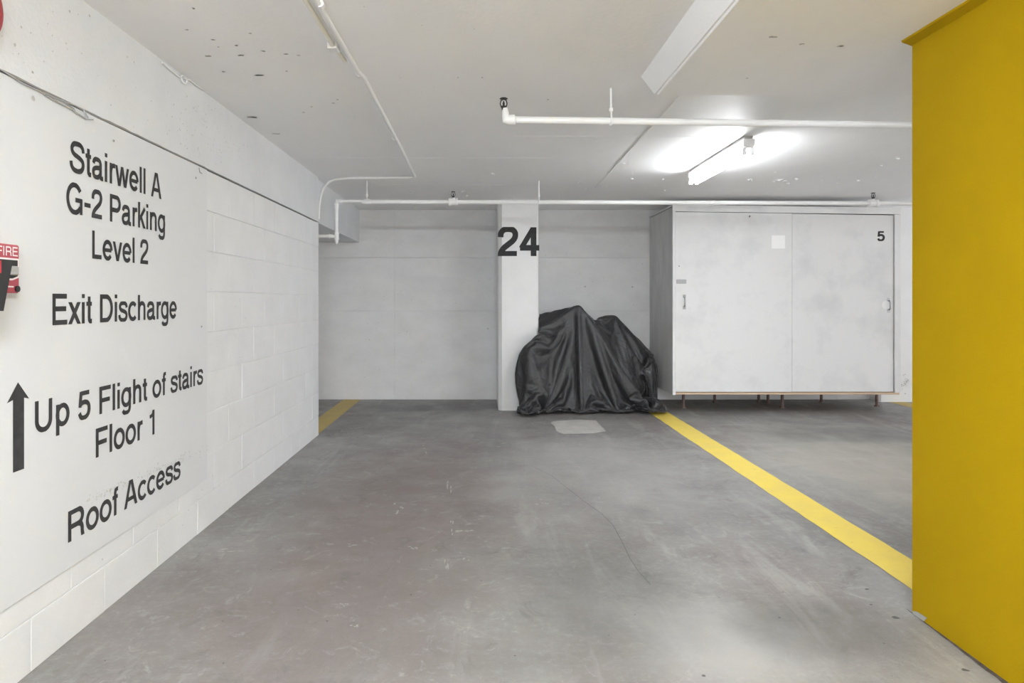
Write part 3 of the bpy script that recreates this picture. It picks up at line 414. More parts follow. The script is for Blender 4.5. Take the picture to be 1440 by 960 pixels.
CLOTH_Y = [-805,54,17,43,40,9,15,20,24,14,40,56,32,-48,-22,0,-12,7,20,35,-13,21,-30,-39,-41,4,49,34,22,-9,-6,-3,48,26,21,-40,8,-38,-28,-20,-2,-4,11,20,11,19,20,33,-30,-29,11,-47,-26,-26,-47,-32,-25,
-21,-9,-882,22,-14,18,21,25,32,31,50,43,47,20,17,15,23,-10,3,43,55,7,-28,2,-6,-2,14,37,3,-25,7,-49,-41,-39,10,18,34,-17,15,52,54,31,13,-8,-7,-29,-29,-17,-12,2,2,35,6,10,20,4,10,-31,-5,-28,
-28,-47,-30,-26,-23,-28,-11,3,9,11,14,19,11,-794,2,-35,2,10,11,24,24,26,31,33,50,46,41,14,7,26,-15,-3,-15,35,60,16,-15,7,2,6,-1,6,15,-39,6,-62,-23,-7,-51,9,23,50,49,55,53,26,-21,-24,-10,-19,
-30,-18,24,-5,27,18,10,12,11,-15,0,-16,-25,-49,-30,-26,-25,-36,-11,-24,5,22,11,10,18,10,45,8,-759,16,-33,4,-6,13,15,17,29,25,30,32,31,46,46,38,-3,11,10,-18,-9,-10,10,61,34,12,5,8,0,-2,-11,
-6,-39,-48,-45,0,-6,0,-7,57,54,42,28,23,17,0,-3,-24,-34,-10,-9,17,28,13,2,17,22,-5,-6,-17,-46,-35,-23,-30,-43,-10,-27,-11,7,15,15,11,6,27,10,42,52,-6,-742,24,17,-23,4,-16,13,15,17,16,19,27,
31,32,31,27,35,58,15,0,0,-4,-5,-6,-12,14,59,26,23,2,1,-2,-4,-13,-44,-47,-36,0,9,-7,-10,-4,59,22,5,23,30,-11,40,-36,10,8,-10,0,51,-8,8,27,30,-27,-48,30,-47,-17,-31,-41,-29,-15,-25,-19,22,9,
22,4,10,25,2,40,24,33,45,-680,-45,46,29,-17,-15,5,10,2,-17,-16,56,53,43,30,33,31,-9,52,56,1,9,-11,1,-10,-6,-20,2,28,41,46,-4,-6,-6,-30,-21,-45,-70,0,62,0,-8,-21,-10,15,23,21,22,49,-2,22,18,
8,-17,-37,19,53,9,13,-16,2,-1,-22,0,-50,-29,-26,-25,-48,-8,11,10,23,8,12,10,12,20,20,38,27,24,-16,-645,-58,23,43,23,4,-28,1,-44,-22,-20,47,51,4,54,40,41,-8,48,53,27,-2,56,7,-6,-10,6,-17,-22,
4,22,57,17,-8,-10,-23,-36,-55,-64,-5,66,45,-27,10,-11,-16,21,23,25,51,20,23,-1,-5,-52,-1,53,6,44,12,-4,1,-17,-8,-26,-29,-27,-36,-44,-34,11,14,7,13,6,27,9,7,10,28,31,33,28,-29,-18,-662,12,26,
23,26,14,-20,-25,-35,-39,-30,12,45,56,-14,38,39,46,50,30,-4,23,56,56,3,6,-26,19,-30,-16,-7,58,28,-12,-8,-21,-48,-55,-60,-4,63,53,21,-28,7,-9,26,27,25,23,38,-1,4,-54,-35,53,17,49,12,37,-6,0,
-6,-9,-30,-27,-41,-41,-36,-26,9,15,17,-18,36,4,23,-12,39,7,44,34,13,-19,-61,-50,-622,1,24,22,23,29,11,-39,-40,-6,-43,-14,-20,3,54,9,9,56,56,35,0,15,31,55,56,45,2,10,-37,23,-21,-44,48,35,-3,
-15,-24,-53,-54,-60,-4,66,56,22,19,-34,27,28,20,3,42,11,10,-45,-52,-7,57,33,51,31,9,35,-14,-14,-23,-23,-23,-39,-35,-35,-20,-2,30,-24,20,11,34,3,-18,45,13,39,35,13,-60,-59,-32,-562,-28,19,22,
12,35,30,3,-37,-45,-37,-4,-12,-12,-27,-19,14,35,57,49,11,22,12,39,53,57,57,26,5,3,-41,7,-42,16,49,10,-20,-27,-56,-52,-58,-4,63,61,24,28,1,-30,52,29,10,35,6,-30,-53,-40,16,49,53,28,33,33,-24,
12,-34,-32,-36,-20,41,-22,-31,-14,0,1,0,16,6,-33,18,22,46,22,39,34,-40,-40,-54,-54,-5,-522,-33,38,-5,31,32,34,-47,-25,-20,-31,13,-20,-13,-19,-23,-24,4,58,27,44,-9,33,36,53,58,53,51,11,10,-9,
-44,-23,4,46,19,-22,-30,-57,-51,-58,-3,63,63,25,26,-29,17,51,32,25,8,-12,-48,-52,-19,29,56,42,44,29,-26,16,-38,-34,-28,-21,-13,17,44,7,-29,-17,23,3,2,-5,1,-2,18,38,38,39,-7,-9,-57,-55,-35,5,
-421,-59,-56,38,25,29,43,21,-52,-20,-17,-26,-32,16,0,-30,-14,-35,-24,11,24,50,1,39,54,30,56,54,56,34,4,11,-24,-42,-12,39,28,-25,-31,-60,-48,-57,-4,64,64,26,26,-25,28,49,24,21,3,-35,-53,-42,
3,44,55,45,36,-25,19,-41,-9,-46,-20,-6,-3,5,6,21,20,22,27,-12,7,5,1,-2,1,39,40,33,6,-48,-43,-54,-6,8,13,-430,-55,-8,27,26,45,-24,53,-18,-40,4,-26,-33,-39,15,8,-14,-23,-38,24,-7,-4,53,20,57,
39,20,57,53,52,15,10,0,-38,-27,10,43,-24,-33,-59,-49,-55,-4,63,64,29,25,-20,43,29,29,17,-16,-48,-52,-25,24,51,55,42,-12,22,-44,-17,-40,29,7,-27,9,12,12,17,24,20,12,11,0,4,-16,-15,28,28,40,
34,-24,-25,-55,-29,4,7,14,-438,-16,5,27,30,-40,43,-5,44,-35,-43,20,-33,-35,-41,12,-11,-34,33,-4,-33,36,11,56,25,56,-2,44,51,57,39,9,5,-12,-40,-5,40,-25,-34,-60,-46,-55,-3,62,64,30,26,-12,39,
31,27,4,-35,-52,-44,-5,40,54,52,3,26,-37,-27,-39,3,-14,50,30,11,6,-4,36,-6,28,29,7,0,13,-17,-27,13,41,40,27,-21,-59,-33,-7,10,12,13,-393,-2,-5,29,-16,-59,1,44,48,11,-40,-41,15,-33,-38,-43,
-15,-17,-3,10,30,-24,53,52,44,22,38,-16,56,52,54,23,5,1,-34,-20,36,-25,-35,-59,-47,-52,-5,63,63,32,25,-3,37,31,20,-13,-48,-51,-30,17,49,54,22,29,-26,-42,-32,-6,-9,16,14,43,-3,20,37,31,23,25,
-16,-39,59,30,-9,-22,3,44,38,26,-52,-50,2,0,9,13,11,28,-334,-48,42,0,-44,-57,-6,41,47,26,-36,-7,-46,11,-32,-44,-37,8,5,-9,-29,42,28,45,56,42,27,-25,20,55,57,42,12,1,-12,-35,29,-27,-34,-60,
-45,-53,-4,64,62,33,25,5,35,29,8,-31,-52,-46,-11,34,53,49,24,-14,-43,-31,-16,-7,14,10,9,23,37,32,44,39,3,-22,-43,21,58,44,4,-8,-13,45,37,11,-42,-45,22,2,8,8,8,25,-323,-12,-46,34,-54,-38,-11,
37,44,34,2,-52,5,-45,9,-35,-46,0,-28,-23,31,18,51,43,29,53,33,-9,-23,46,54,56,25,5,-8,-32,19,-26,-33,-60,-45,-52,-4,62,64,33,24,13,33,23,-7,-44,-53,-34,10,46,53,37,-1,-41,-28,-22,-7,7,19,3,
29,33,37,31,28,-20,24,-43,2,35,54,57,-27,-8,29,45,31,-4,-53,-8,10,19,18,7,3,22,-320,-5,-23,-51,34,-48,2,-36,24,44,33,25,-31,-39,2,-40,6,-38,-51,-17,-7,20,32,48,32,52,33,47,1,-31,7,56,57,42,
12,-3,-28,11,-27,-32,-59,-45,-51,-4,63,63,33,23,20,30,13,-22,-52,-48,-17,29,51,49,16,-38,-27,-25,-8,2,24,1,32,32,40,12,28,-31,36,-26,9,-3,47,53,56,7,-31,38,45,26,-41,6,-12,9,14,24,-20,28,21,
-320,-31,-37,-27,5,13,-52,22,-8,48,25,35,7,-49,-21,-4,-31,-9,-53,-30,-5,18,34,37,36,40,56,40,17,-29,-19,32,57,55,25,4,-22,1,-26,-30,-59,-45,-51,-4,63,64,32,23,24,25,2,-37,-53,-39,4,41,52,38,
-29,-21,-33,-12,0,27,4,38,25,39,29,-6,-30,3,38,4,-23,26,50,50,50,33,-37,43,45,-25,25,-32,23,-7,30,-18,25,26,-35,-332,-60,-24,18,-6,-1,-47,-7,17,45,32,15,36,-21,-44,-11,-14,-10,-50,-35,-11,
38,41,36,25,29,32,55,30,-12,-34,-2,50,58,41,10,-7,-11,-26,-28,-58,-46,-51,-3,63,64,32,23,25,18,-11,-47,-51,-23,23,48,50,-5,-22,-33,-21,2,29,5,39,23,38,23,-33,-18,2,28,-4,31,-12,49,50,44,24,
51,-12,41,37,-4,-41,38,-27,37,-7,21,28,-23,16,-368,-6,-58,-11,20,-1,-10,-38,36,30,31,22,7,40,-49,-29,-7,-4,-47,-38,-11,35,49,40,34,30,28,13,51,9,-33,-27,20,58,53,22,-5,-11,-22,-27,-57,-46,
-51,-3,64,64,31,23,23,11,-26,-52,-43,-3,37,51,22,-28,-20,-30,2,32,6,39,24,34,14,-34,-6,-19,21,4,37,-15,42,50,26,51,36,35,16,39,-28,47,-36,8,32,3,19,26,-20,21,0,-427,46,-14,-51,-23,-1,25,-21,
10,43,32,15,15,29,6,-49,-11,0,-45,-41,-9,37,52,35,36,32,29,27,8,39,-21,-35,-14,41,58,38,2,-11,-19,-26,-55,-47,-51,-2,63,66,28,23,21,0,-39,-51,-31,17,48,40,-19,-19,-32,3,33,5,39,27,31,0,-34,
-3,-17,10,6,40,-11,34,48,17,43,54,46,24,35,-2,29,-17,12,12,36,8,9,29,-14,19,5,-397,-13,36,-26,-34,-35,-8,22,-12,40,37,20,16,13,37,-36,-23,6,-44,-43,-8,47,2,38,17,42,42,42,41,19,0,-32,-32,6,
53,51,16,-10,-17,-24,-54,-48,-50,-4,66,65,27,23,16,-14,-47,-47,-12,35,48,4,-20,-35,3,35,3,38,34,25,-13,-35,-1,-12,9,11,36,15,29,29,9,45,47,33,41,52,41,-7,7,17,8,11,25,12,11,21,0,16,16,-347,
-25,-19,-20,-18,-16,-5,-29,1,31,42,40,13,17,15,21,-57,19,-44,-13,-34,0,11,20,26,26,42,43,45,50,16,-7,-36,-22,27,55,35,-5,-14,-22,-52,-49,-52,-2,65,66,26,21,8,-29,-49,-36,7,48,26,-15,-37,1,
36,4,39,39,15,-23,-34,0,-4,14,16,17,30,36,30,1,31,33,42,46,23,56,51,16,-15,17,20,17,14,33,11,10,1,27,14,-294,-20,-28,-20,-23,-19,-24,-19,-30,17,31,36,43,28,19,0,-13,0,-17,-54,20,-1,-11,10,
11,11,12,43,43,50,49,16,-18,-35,-7,43,49,9,-13,-20,-48,-51,-52,-2,66,65,24,18,-3,-39,-48,-19,27,44,-3,-37,-3,37,8,38,38,5,-31,-27,3,2,16,19,23,35,37,33,25,9,-15,59,31,-2,57,28,52,51,21,-16,
36,30,9,33,12,2,7,31,5,-345,41,-8,-6,-15,-22,-19,-22,-27,7,12,16,23,19,47,14,17,0,-50,-38,-33,32,30,13,13,12,8,-20,27,40,49,50,14,-28,-30,14,50,27,-8,-18,-44,-53,-53,-1,66,64,22,14,-16,-46,
-40,0,41,19,-32,-11,37,15,37,34,-8,-32,-18,6,7,18,21,30,32,23,48,37,14,8,-53,61,29,14,-2,54,58,50,51,16,17,46,16,16,29,5,3,-21,18,-333,39,-27,-31,21,-13,-20,-36,34,-24,40,19,20,25,24,27,11,
-6,-42,-35,-46,-36,10,27,25,45,26,15,-27,20,29,51,49,7,-33,-19,32,43,3,-16,-40,-55,-54,2,65,62,20,7,-29,-48,-25,19,37,-14,-26,36,22,37,27,-20,-29,-7,7,13,20,28,30,31,30,17,-12,34,41,3,-48,
45,-9,19,34,60,35,57,55,16,55,26,56,26,22,-6,-54,38,-31,-287,-28,-46,27,-25,-1,-29,31,-29,41,6,41,33,24,31,4,-39,36,-33,-26,-43,-25,-27,-1,41,26,17,51,19,-28,11,25,49,49,0,-33,-3,42,20,-11,
-35,-56,-54,1,66,58,17,-3,-39,-43,-6,33,8,-31,28,32,36,15,-29,-17,1,9,18,24,31,30,31,30,9,-9,23,13,-35,12,26,-29,42,1,55,32,58,50,37,59,24,54,46,50,28,-43,-43,-35,41,-297,-57,-2,23,-42,-14,
27,-22,26,36,26,36,36,35,-4,-46,-16,30,29,-57,-10,-49,3,-21,-3,19,48,18,53,10,-27,7,21,43,50,-7,-32,18,35,-2,-29,-58,-55,3,66,54,13,-16,-44,-30,13,24,-26,22,37,33,5,-29,-6,2,14,22,29,30,31,
29,21,8,10,2,-7,-30,21,-38,2,17,34,52,-4,59,44,36,58,35,59,57,61,45,-19,-35,-49,-18,-4,-313,-18,16,-41,2,-30,6,32,34,24,41,35,36,-17,-36,-32,50,28,2,-39,-55,19,-48,32,-7,-13,15,35,31,55,-5,
-28,10,20,29,51,-13,-23,33,11,-20,-57,-57,3,66,49,6,-27,-44,-10,25,-18,20,38,29,-4,-24,1,6,20,27,30,28,29,22,12,1,1,-14,-5,2,32,-33,-12,4,16,48,7,47,7,43,45,51,57,54,55,60,46,-50,-27,-47,
-29,-18,-281,0,-39,-6,-33,0,25,34,27,32,30,22,-7,-39,-33,40,50,-23,11,-48,6,-50,34,-25,44,-18,27,0,23,25,54,-20,-26,11,29,7,48,-25,3,25,-10,-54,-56,1,65,42,-3,-35,-35,14,-8,17,39,22,-14,-13,
6,16,26,29,27,24,23,18,5,-4,-14,-6,8,16,32,-16,-22,-17,14,16,24,41,8,47,19,47,52,54,59,56,49,-12,-1,-50,-48,-49,16,-281,4,-22,-33,14,14,3,-19,34,21,34,29,-35,-38,32,46,12,14,-53,29,-47,-7,1,
35,-6,33,-2,25,17,11,11,38,-26,-25,13,25,-4,41,-23,18,2,-47,-54,-2,65,33,-14,-39,-15,4,15,37,14,-14,-3,13,24,28,26,23,21,15,15,-3,-15,1,3,20,24,21,-15,-33,-9,6,28,22,15,-5,21,30,42,47,53,58,
55,44,52,14,-61,-36,-57,-50,-5,-278,-11,-8,18,12,-21,-12,-4,8,42,31,-14,-41,26,47,45,22,-38,-22,0,15,-6,-8,10,23,21,-5,41,13,18,9,15,-39,11,-21,8,16,-7,27,-15,14,-35,-53,-4,63,22,-25,-31,-1,
13,35,3,-7,9,20,27,27,22,17,20,6,7,-13,2,15,7,27,21,16,-26,-20,5,-17,12,32,5,5,30,33,12,27,46,56,54,53,52,-10,39,-47,-61,-49,-38,39,-262,6,16,7,-12,-23,-17,2,-5,35,12,-38,17,46,48,36,-17,21,
-30,18,-18,15,-4,-12,50,16,5,-3,39,-9,9,14,-24,8,6,-3,-4,-4,-6,4,4,-19,-49,-6,59,7,-30,-15,12,32,-2,3,19,25,26,22,17,16,10,-5,-6,5,13,17,19,26,21,11,-30,-8,8,-22,22,-4,14,17,31,31,-17,23,39,
49,60,50,51,-30,44,0,-13,-57,-60,11,50,-214,12,-15,4,-11,-17,-29,-8,12,16,-30,19,38,45,44,-10,11,9,25,-7,3,-6,9,-31,-4,41,40,19,15,1,-4,-7,5,8,-2,-3,-6,-6,-7,-8,-6,-8,-38,-10,52,-9,-27,7,31,
1,14,24,25,21,16,14,11,-9,2,8,15,19,18,26,18,16,12,-32,2,7,-27,23,-7,26,2,27,31,-25,34,4,46,48,56,34,5,5,-17,11,-7,-9,-62,48,45,-160,-34,2,-15,-9,-6,-25,-2,-19,-4,19,29,41,41,19,19,19,17,19,
0,0,-3,-3,-30,-24,-18,20,38,21,15,13,7,5,-12,-8,-7,-4,-3,-2,-1,-4,-5,-32,-5,39,-23,2,30,7,23,24,21,14,10,10,-4,5,9,15,21,22,25,17,17,4,20,-29,6,5,-30,22,-13,27,-3,32,28,-35,40,-16,48,39,29,
19,0,6,11,-20,26,-17,-7,22,34,42,-120,-42,-28,-13,-8,-6,-6,-13,-4,2,15,37,43,39,37,18,9,9,-6,-1,-6,-13,7,11,-17,-10,-33,-15,22,19,21,49,-9,-2,-2,-4,-8,-9,-9,-7,0,0,-6,-12,17,4,24,18,25,21,
11,-1,11,3,7,9,18,21,23,27,21,19,13,9,12,-26,8,3,-33,21,-19,28,-7,34,24,-29,31,-42,58,23,-4,3,4,6,11,9,-4,12,20,40,36,4,47,12,12,10,1,-3,-7,-10,-14,-13,-21,-7,-7,-1,20,27,24,22,15,-4,3,6,5,
14,15,17,30,24,22,23,20,9,1,20,-21,8,1,-35,20,-25,28,-13,36,21,-15,19,-42,29,-34,32,-21,7,5,6,19,-5,2,35,16,26,44,56,34,57,8,5,2,-2,-4,-8,-10,-16,-17,-7,-4,19,7,20,25,8,6,10,9,11,9,13,13,14,
14,14,18,34,25,-11,21,-9,7,0,-36,16,-30,26,-18,36,13,12,4,-32,21,-45,-20,-3,3,1,2,2,1,11,12,19,37,28,57,40,47,102,4,7,-3,-3,-7,-13,-17,-4,-4,18,3,3,-4,23,17,21,6,6,11,11,10,12,13,14,14,14,
14,9,34,-19,8,13,-3,-38,13,-34,21,-20,28,-1,4,3,3,34,-33,1,-2,-3,-3,2,1,-2,-2,-4,-6,-4,4,34,58,38,49,146,5,2,-2,-7,-3,-28,7,-4,-29,-26,29,70,-24,17,23,11,21,5,6,3,16,-19,14,8,25,22,20,19,21,
-23,11,4,-39,9,-37,13,-13,2,8,10,11,14,13,6,0,14,-11,1,1,2,-3,1,-5,-3,-7,-11,-17,-26,58,20,37,191,2,6,-7,2,-16,-4,-21,-52,-5,12,-4,116,-31,13,21,23,5,23,-1,6,12,-27,-5,8,11,13,18,29,37,-13,
8,-39,4,-36,0,0,9,15,14,13,10,8,8,3,30,11,-30,-11,-1,-4,-8,-4,1,-6,1,-14,1,-17,0,0,16,235,6,3,-8,-4,-4,-37,-11,-42,42,-1,73,24,-27,3,15,27,18,3,15,-14,12,-19,9,6,13,9,12,6,39,-3,-36,-4,-35,
0,10,16,15,12,12,12,12,10,8,-2,-15,45,-21,-3,-3,-4,-4,-7,-9,-4,-11,-9,-14,5,0,0,-39,280,11,-1,-4,-1,-26,-36,36,-37,-13,103,-6,13,-4,-5,1,23,30,9,8,-14,3,-6,9,5,-22,19,15,10,30,-32,-12,-33,7,
16,16,14,15,14,12,8,4,-3,-13,-23,0,58,-48,-24,3,-3,-8,-7,-8,-8,-3,2,33,-30,51,-7,-49,333,11,-3,1,-14,-19,-48,30,26,-16,62,1,8,2,-4,-7,9,33,25,1,-6,-6,-1,7,4,-17,-20,17,31,-5,-22,-29,16,16,
16,16,13,9,5,0,-6,-14,-20,-18,-15,31,9,21,-56,-14,-6,-4,-8,4,13,13,15,0,-41,45,30,-41,399,-14,-29,1,35,-24,-41,50,43,-10,7,7,4,3,-3,-8,-3,27,33,14,-5,-8,0,-1,6,-17,-25,-4,26,-20,-20,17,16,
12,8,4,1,-1,-6,-11,-14,-14,-4,6,-14,40,-13,7,-37,-31,-4,2,14,17,13,7,-10,-42,16,46,-5,21,445,-35,-25,17,3,0,77,-3,1,-2,2,4,5,1,-3,-7,-11,15,35,28,-3,-7,1,-1,-1,-16,-29,0,-26,-5,15,2,1,0,0,
-1,-1,-3,-3,-5,-2,6,10,7,-17,2,15,-47,-15,-22,14,11,14,13,3,-23,-40,1,39,28,12,36,537,-32,-38,-8,62,16,-1,2,5,1,2,3,2,-1,-4,-8,-11,1,36,26,11,-5,1,-8,-19,-19,-9,-29,-13,2,3,-1,-1,0,-2,-2,0,
-3,1,3,4,3,3,-21,19,30,-54,-47,6,2,12,13,8,-9,-34,-35,0,34,28,21,36,-3,602,2,-18,6,9,-2,2,3,3,3,2,1,2,-3,-5,-10,-21,0,31,37,14,-3,-1,-16,-14,-20,-21,-20,-17,-2,5,1,0,-1,-2,-1,-1,-1,-1,3,3,3,
2,-9,23,16,0,-108,14,-8,14,-2,-26,-34,-31,10,28,30,22,35,-14,-19,669,0,-12,-3,5,6,1,4,3,3,2,1,0,-3,-6,-9,-9,2,19,11,33,-1,-7,-22,-18,-29,-18,-10,-12,5,3,-1,-2,-2,0,-1,1,2,1,2,2,2,2,2,-4,20,
0,-90,-35,-10,-8,-28,-29,-16,17,24,28,25,20,-28,-18,-15,736,3,-11,-6,3,5,2,4,5,2,1,1,0,-4,-5,-7,-5,1,11,12,8,18,-24,-17,-27,-16,-10,-13,3,-3,-2,-6,-3,-4,3,-4,5,-2,2,-1,1,2,5,0,-17,-73,-33,
-26,0,-49,-13,-13,3,18,21,24,27,-1,-29,-11,-20,-11,802,7,-11,-8,2,4,4,4,3,2,1,1,-1,-3,-4,-5,-3,0,8,10,7,18,3,-47,-35,-12,-12,5,-5,-6,-6,-6,-5,-2,-5,4,-4,8,-8,11,-4,9,2,-8,-29,-48,-56,-37,
-26,-23,-20,1,17,17,22,16,-20,-17,-25,-20,-22,5,867,11,-11,-10,3,4,3,4,3,2,1,0,0,-3,-4,-4,-2,0,6,7,6,6,9,-29,-55,5,-1,-10,-6,-10,-10,-8,-7,-14,-14,-15,-10,-8,-2,-9,-1,-12,-5,15,-12,-18,-42,
-30,-23,-12,-42,16,16,10,0,-24,-23,-25,-22,-29,20,27,932,15,-11,-11,4,2,4,3,2,2,2,0,0,-3,-4,-2,-3,1,3,6,4,2,-8,-17,-16,-18,3,-12,-11,-14,-15,-14,-14,-9,-10,-11,-13,-13,-17,-14,-23,-18,-19,
-5,-1,7,-10,-32,-30,-33,3,-15,-8,13,-23,-30,-24,-34,-16,26,20,30,995,19,-9,-11,3,3,2,3,3,1,1,1,0,-3,-3,-3,-2,0,3,5,3,0,-6,-11,-6,-27,5,-16,-15,-18,-18,-19,-21,-21,-17,-14,-12,-10,-9,-15,-14,
-16,-12,3,-5,3,-29,-65,-38,-69,-4,34,-8,-18,-31,-22,-35,0,19,19,16,36,1057,23,-6,-12,4,2,2,3,2,2,0,1,0,-3,-3,-2,-2,0,2,4,3,0,-4,-7,-5,-28,7,-21,-19,-22,-22,-22,-24,-25,-25,-22,-19,-16,-2,1,
-4,-11,-16,2,-13,-50,-16,-47,-79,-54,-63,-7,64,-2,-35,-28,12,4,3,29,17,48,1118,26,-1,-11,2,2,2,3,1,2,1,0,0,-3,-3,-1,-2,0,2,3,2,1,-3,-5,-4,-26,5,-23,-23,-27,-26,-25,-25,-25,-26,-25,-25,-24,
-23,-18,-9,-5,18,-48,-19,-2,-51,-29,-44,-122,-54,-10,-12,30,46,-26,-9,9,32,10,32,50,1177,31,3,-11,3,2,2,2,1,1,1,0,0,-2,-4,0,-2,0,2,2,2,1,-1,-4,-4,-24,5,-28,-28,-31,-29,-27,-25,-25,-25,-25,
-25,-24,-23,-24,-25,-25,30,-39,-34,-32,-12,-49,-39,-82,-77,-55,-4,5,-34,102,-6,9,25,35,23,49,1233,36,11,-10,2,2,1,1,2,0,1,0,-1,0,-5,2,-3,1,1,2,2,1,-1,-3,-4,-18,2,-33,-34,-36,-32,-28,-25,-24,
-25,-25,-26,-26,-27,-26,-23,-15,-23,-33,-24,-29,-40,-44,-19,-65,-96,-37,-54,-26,21,73,42,4,35,10,47,8,1285,42,20,-8,2,1,1,1,1,1,0,0,-1,0,-4,3,-4,2,0,2,1,1,0,-2,-3,-13,-3,-37,-43,-40,-34,-29,
-25,-25,-25,-24,-24,-25,-24,-25,-28,-31,-34,-23,-44,-55,-47,-29,-54,-56,-70,-7,-35,-49,-1,98,53,-30,55,9,-18,47,1328,52,36,-8,3,0,1,0,0,1,0,0,-1,1,-4,3,-3,2,0,1,1,0,0,-1,-2,-5,-8,-47,-51,
-43,-36,-33,-33,-32,-30,-30,-29,-29,-27,-28,-27,-28,-29,-38,-34,-38,-53,-55,-60,-80,-58,23,-18,-31,4,62,28,13,-6,-18,33,4,1363,49,68,0,0,0,0,0,0,0,0,0,0,0,0,0,0,0,0,0,0,0,0,0,0,0,0,-77,-57,
-45,-37,-35,-35,-34,-35,-36,-37,-37,-36,-37,-36,-36,-36,-36,-36,-28,-35,-50,-54,-44,-68,-36,19,-21,-24,68,-13,-5,-7,14,7,56,]
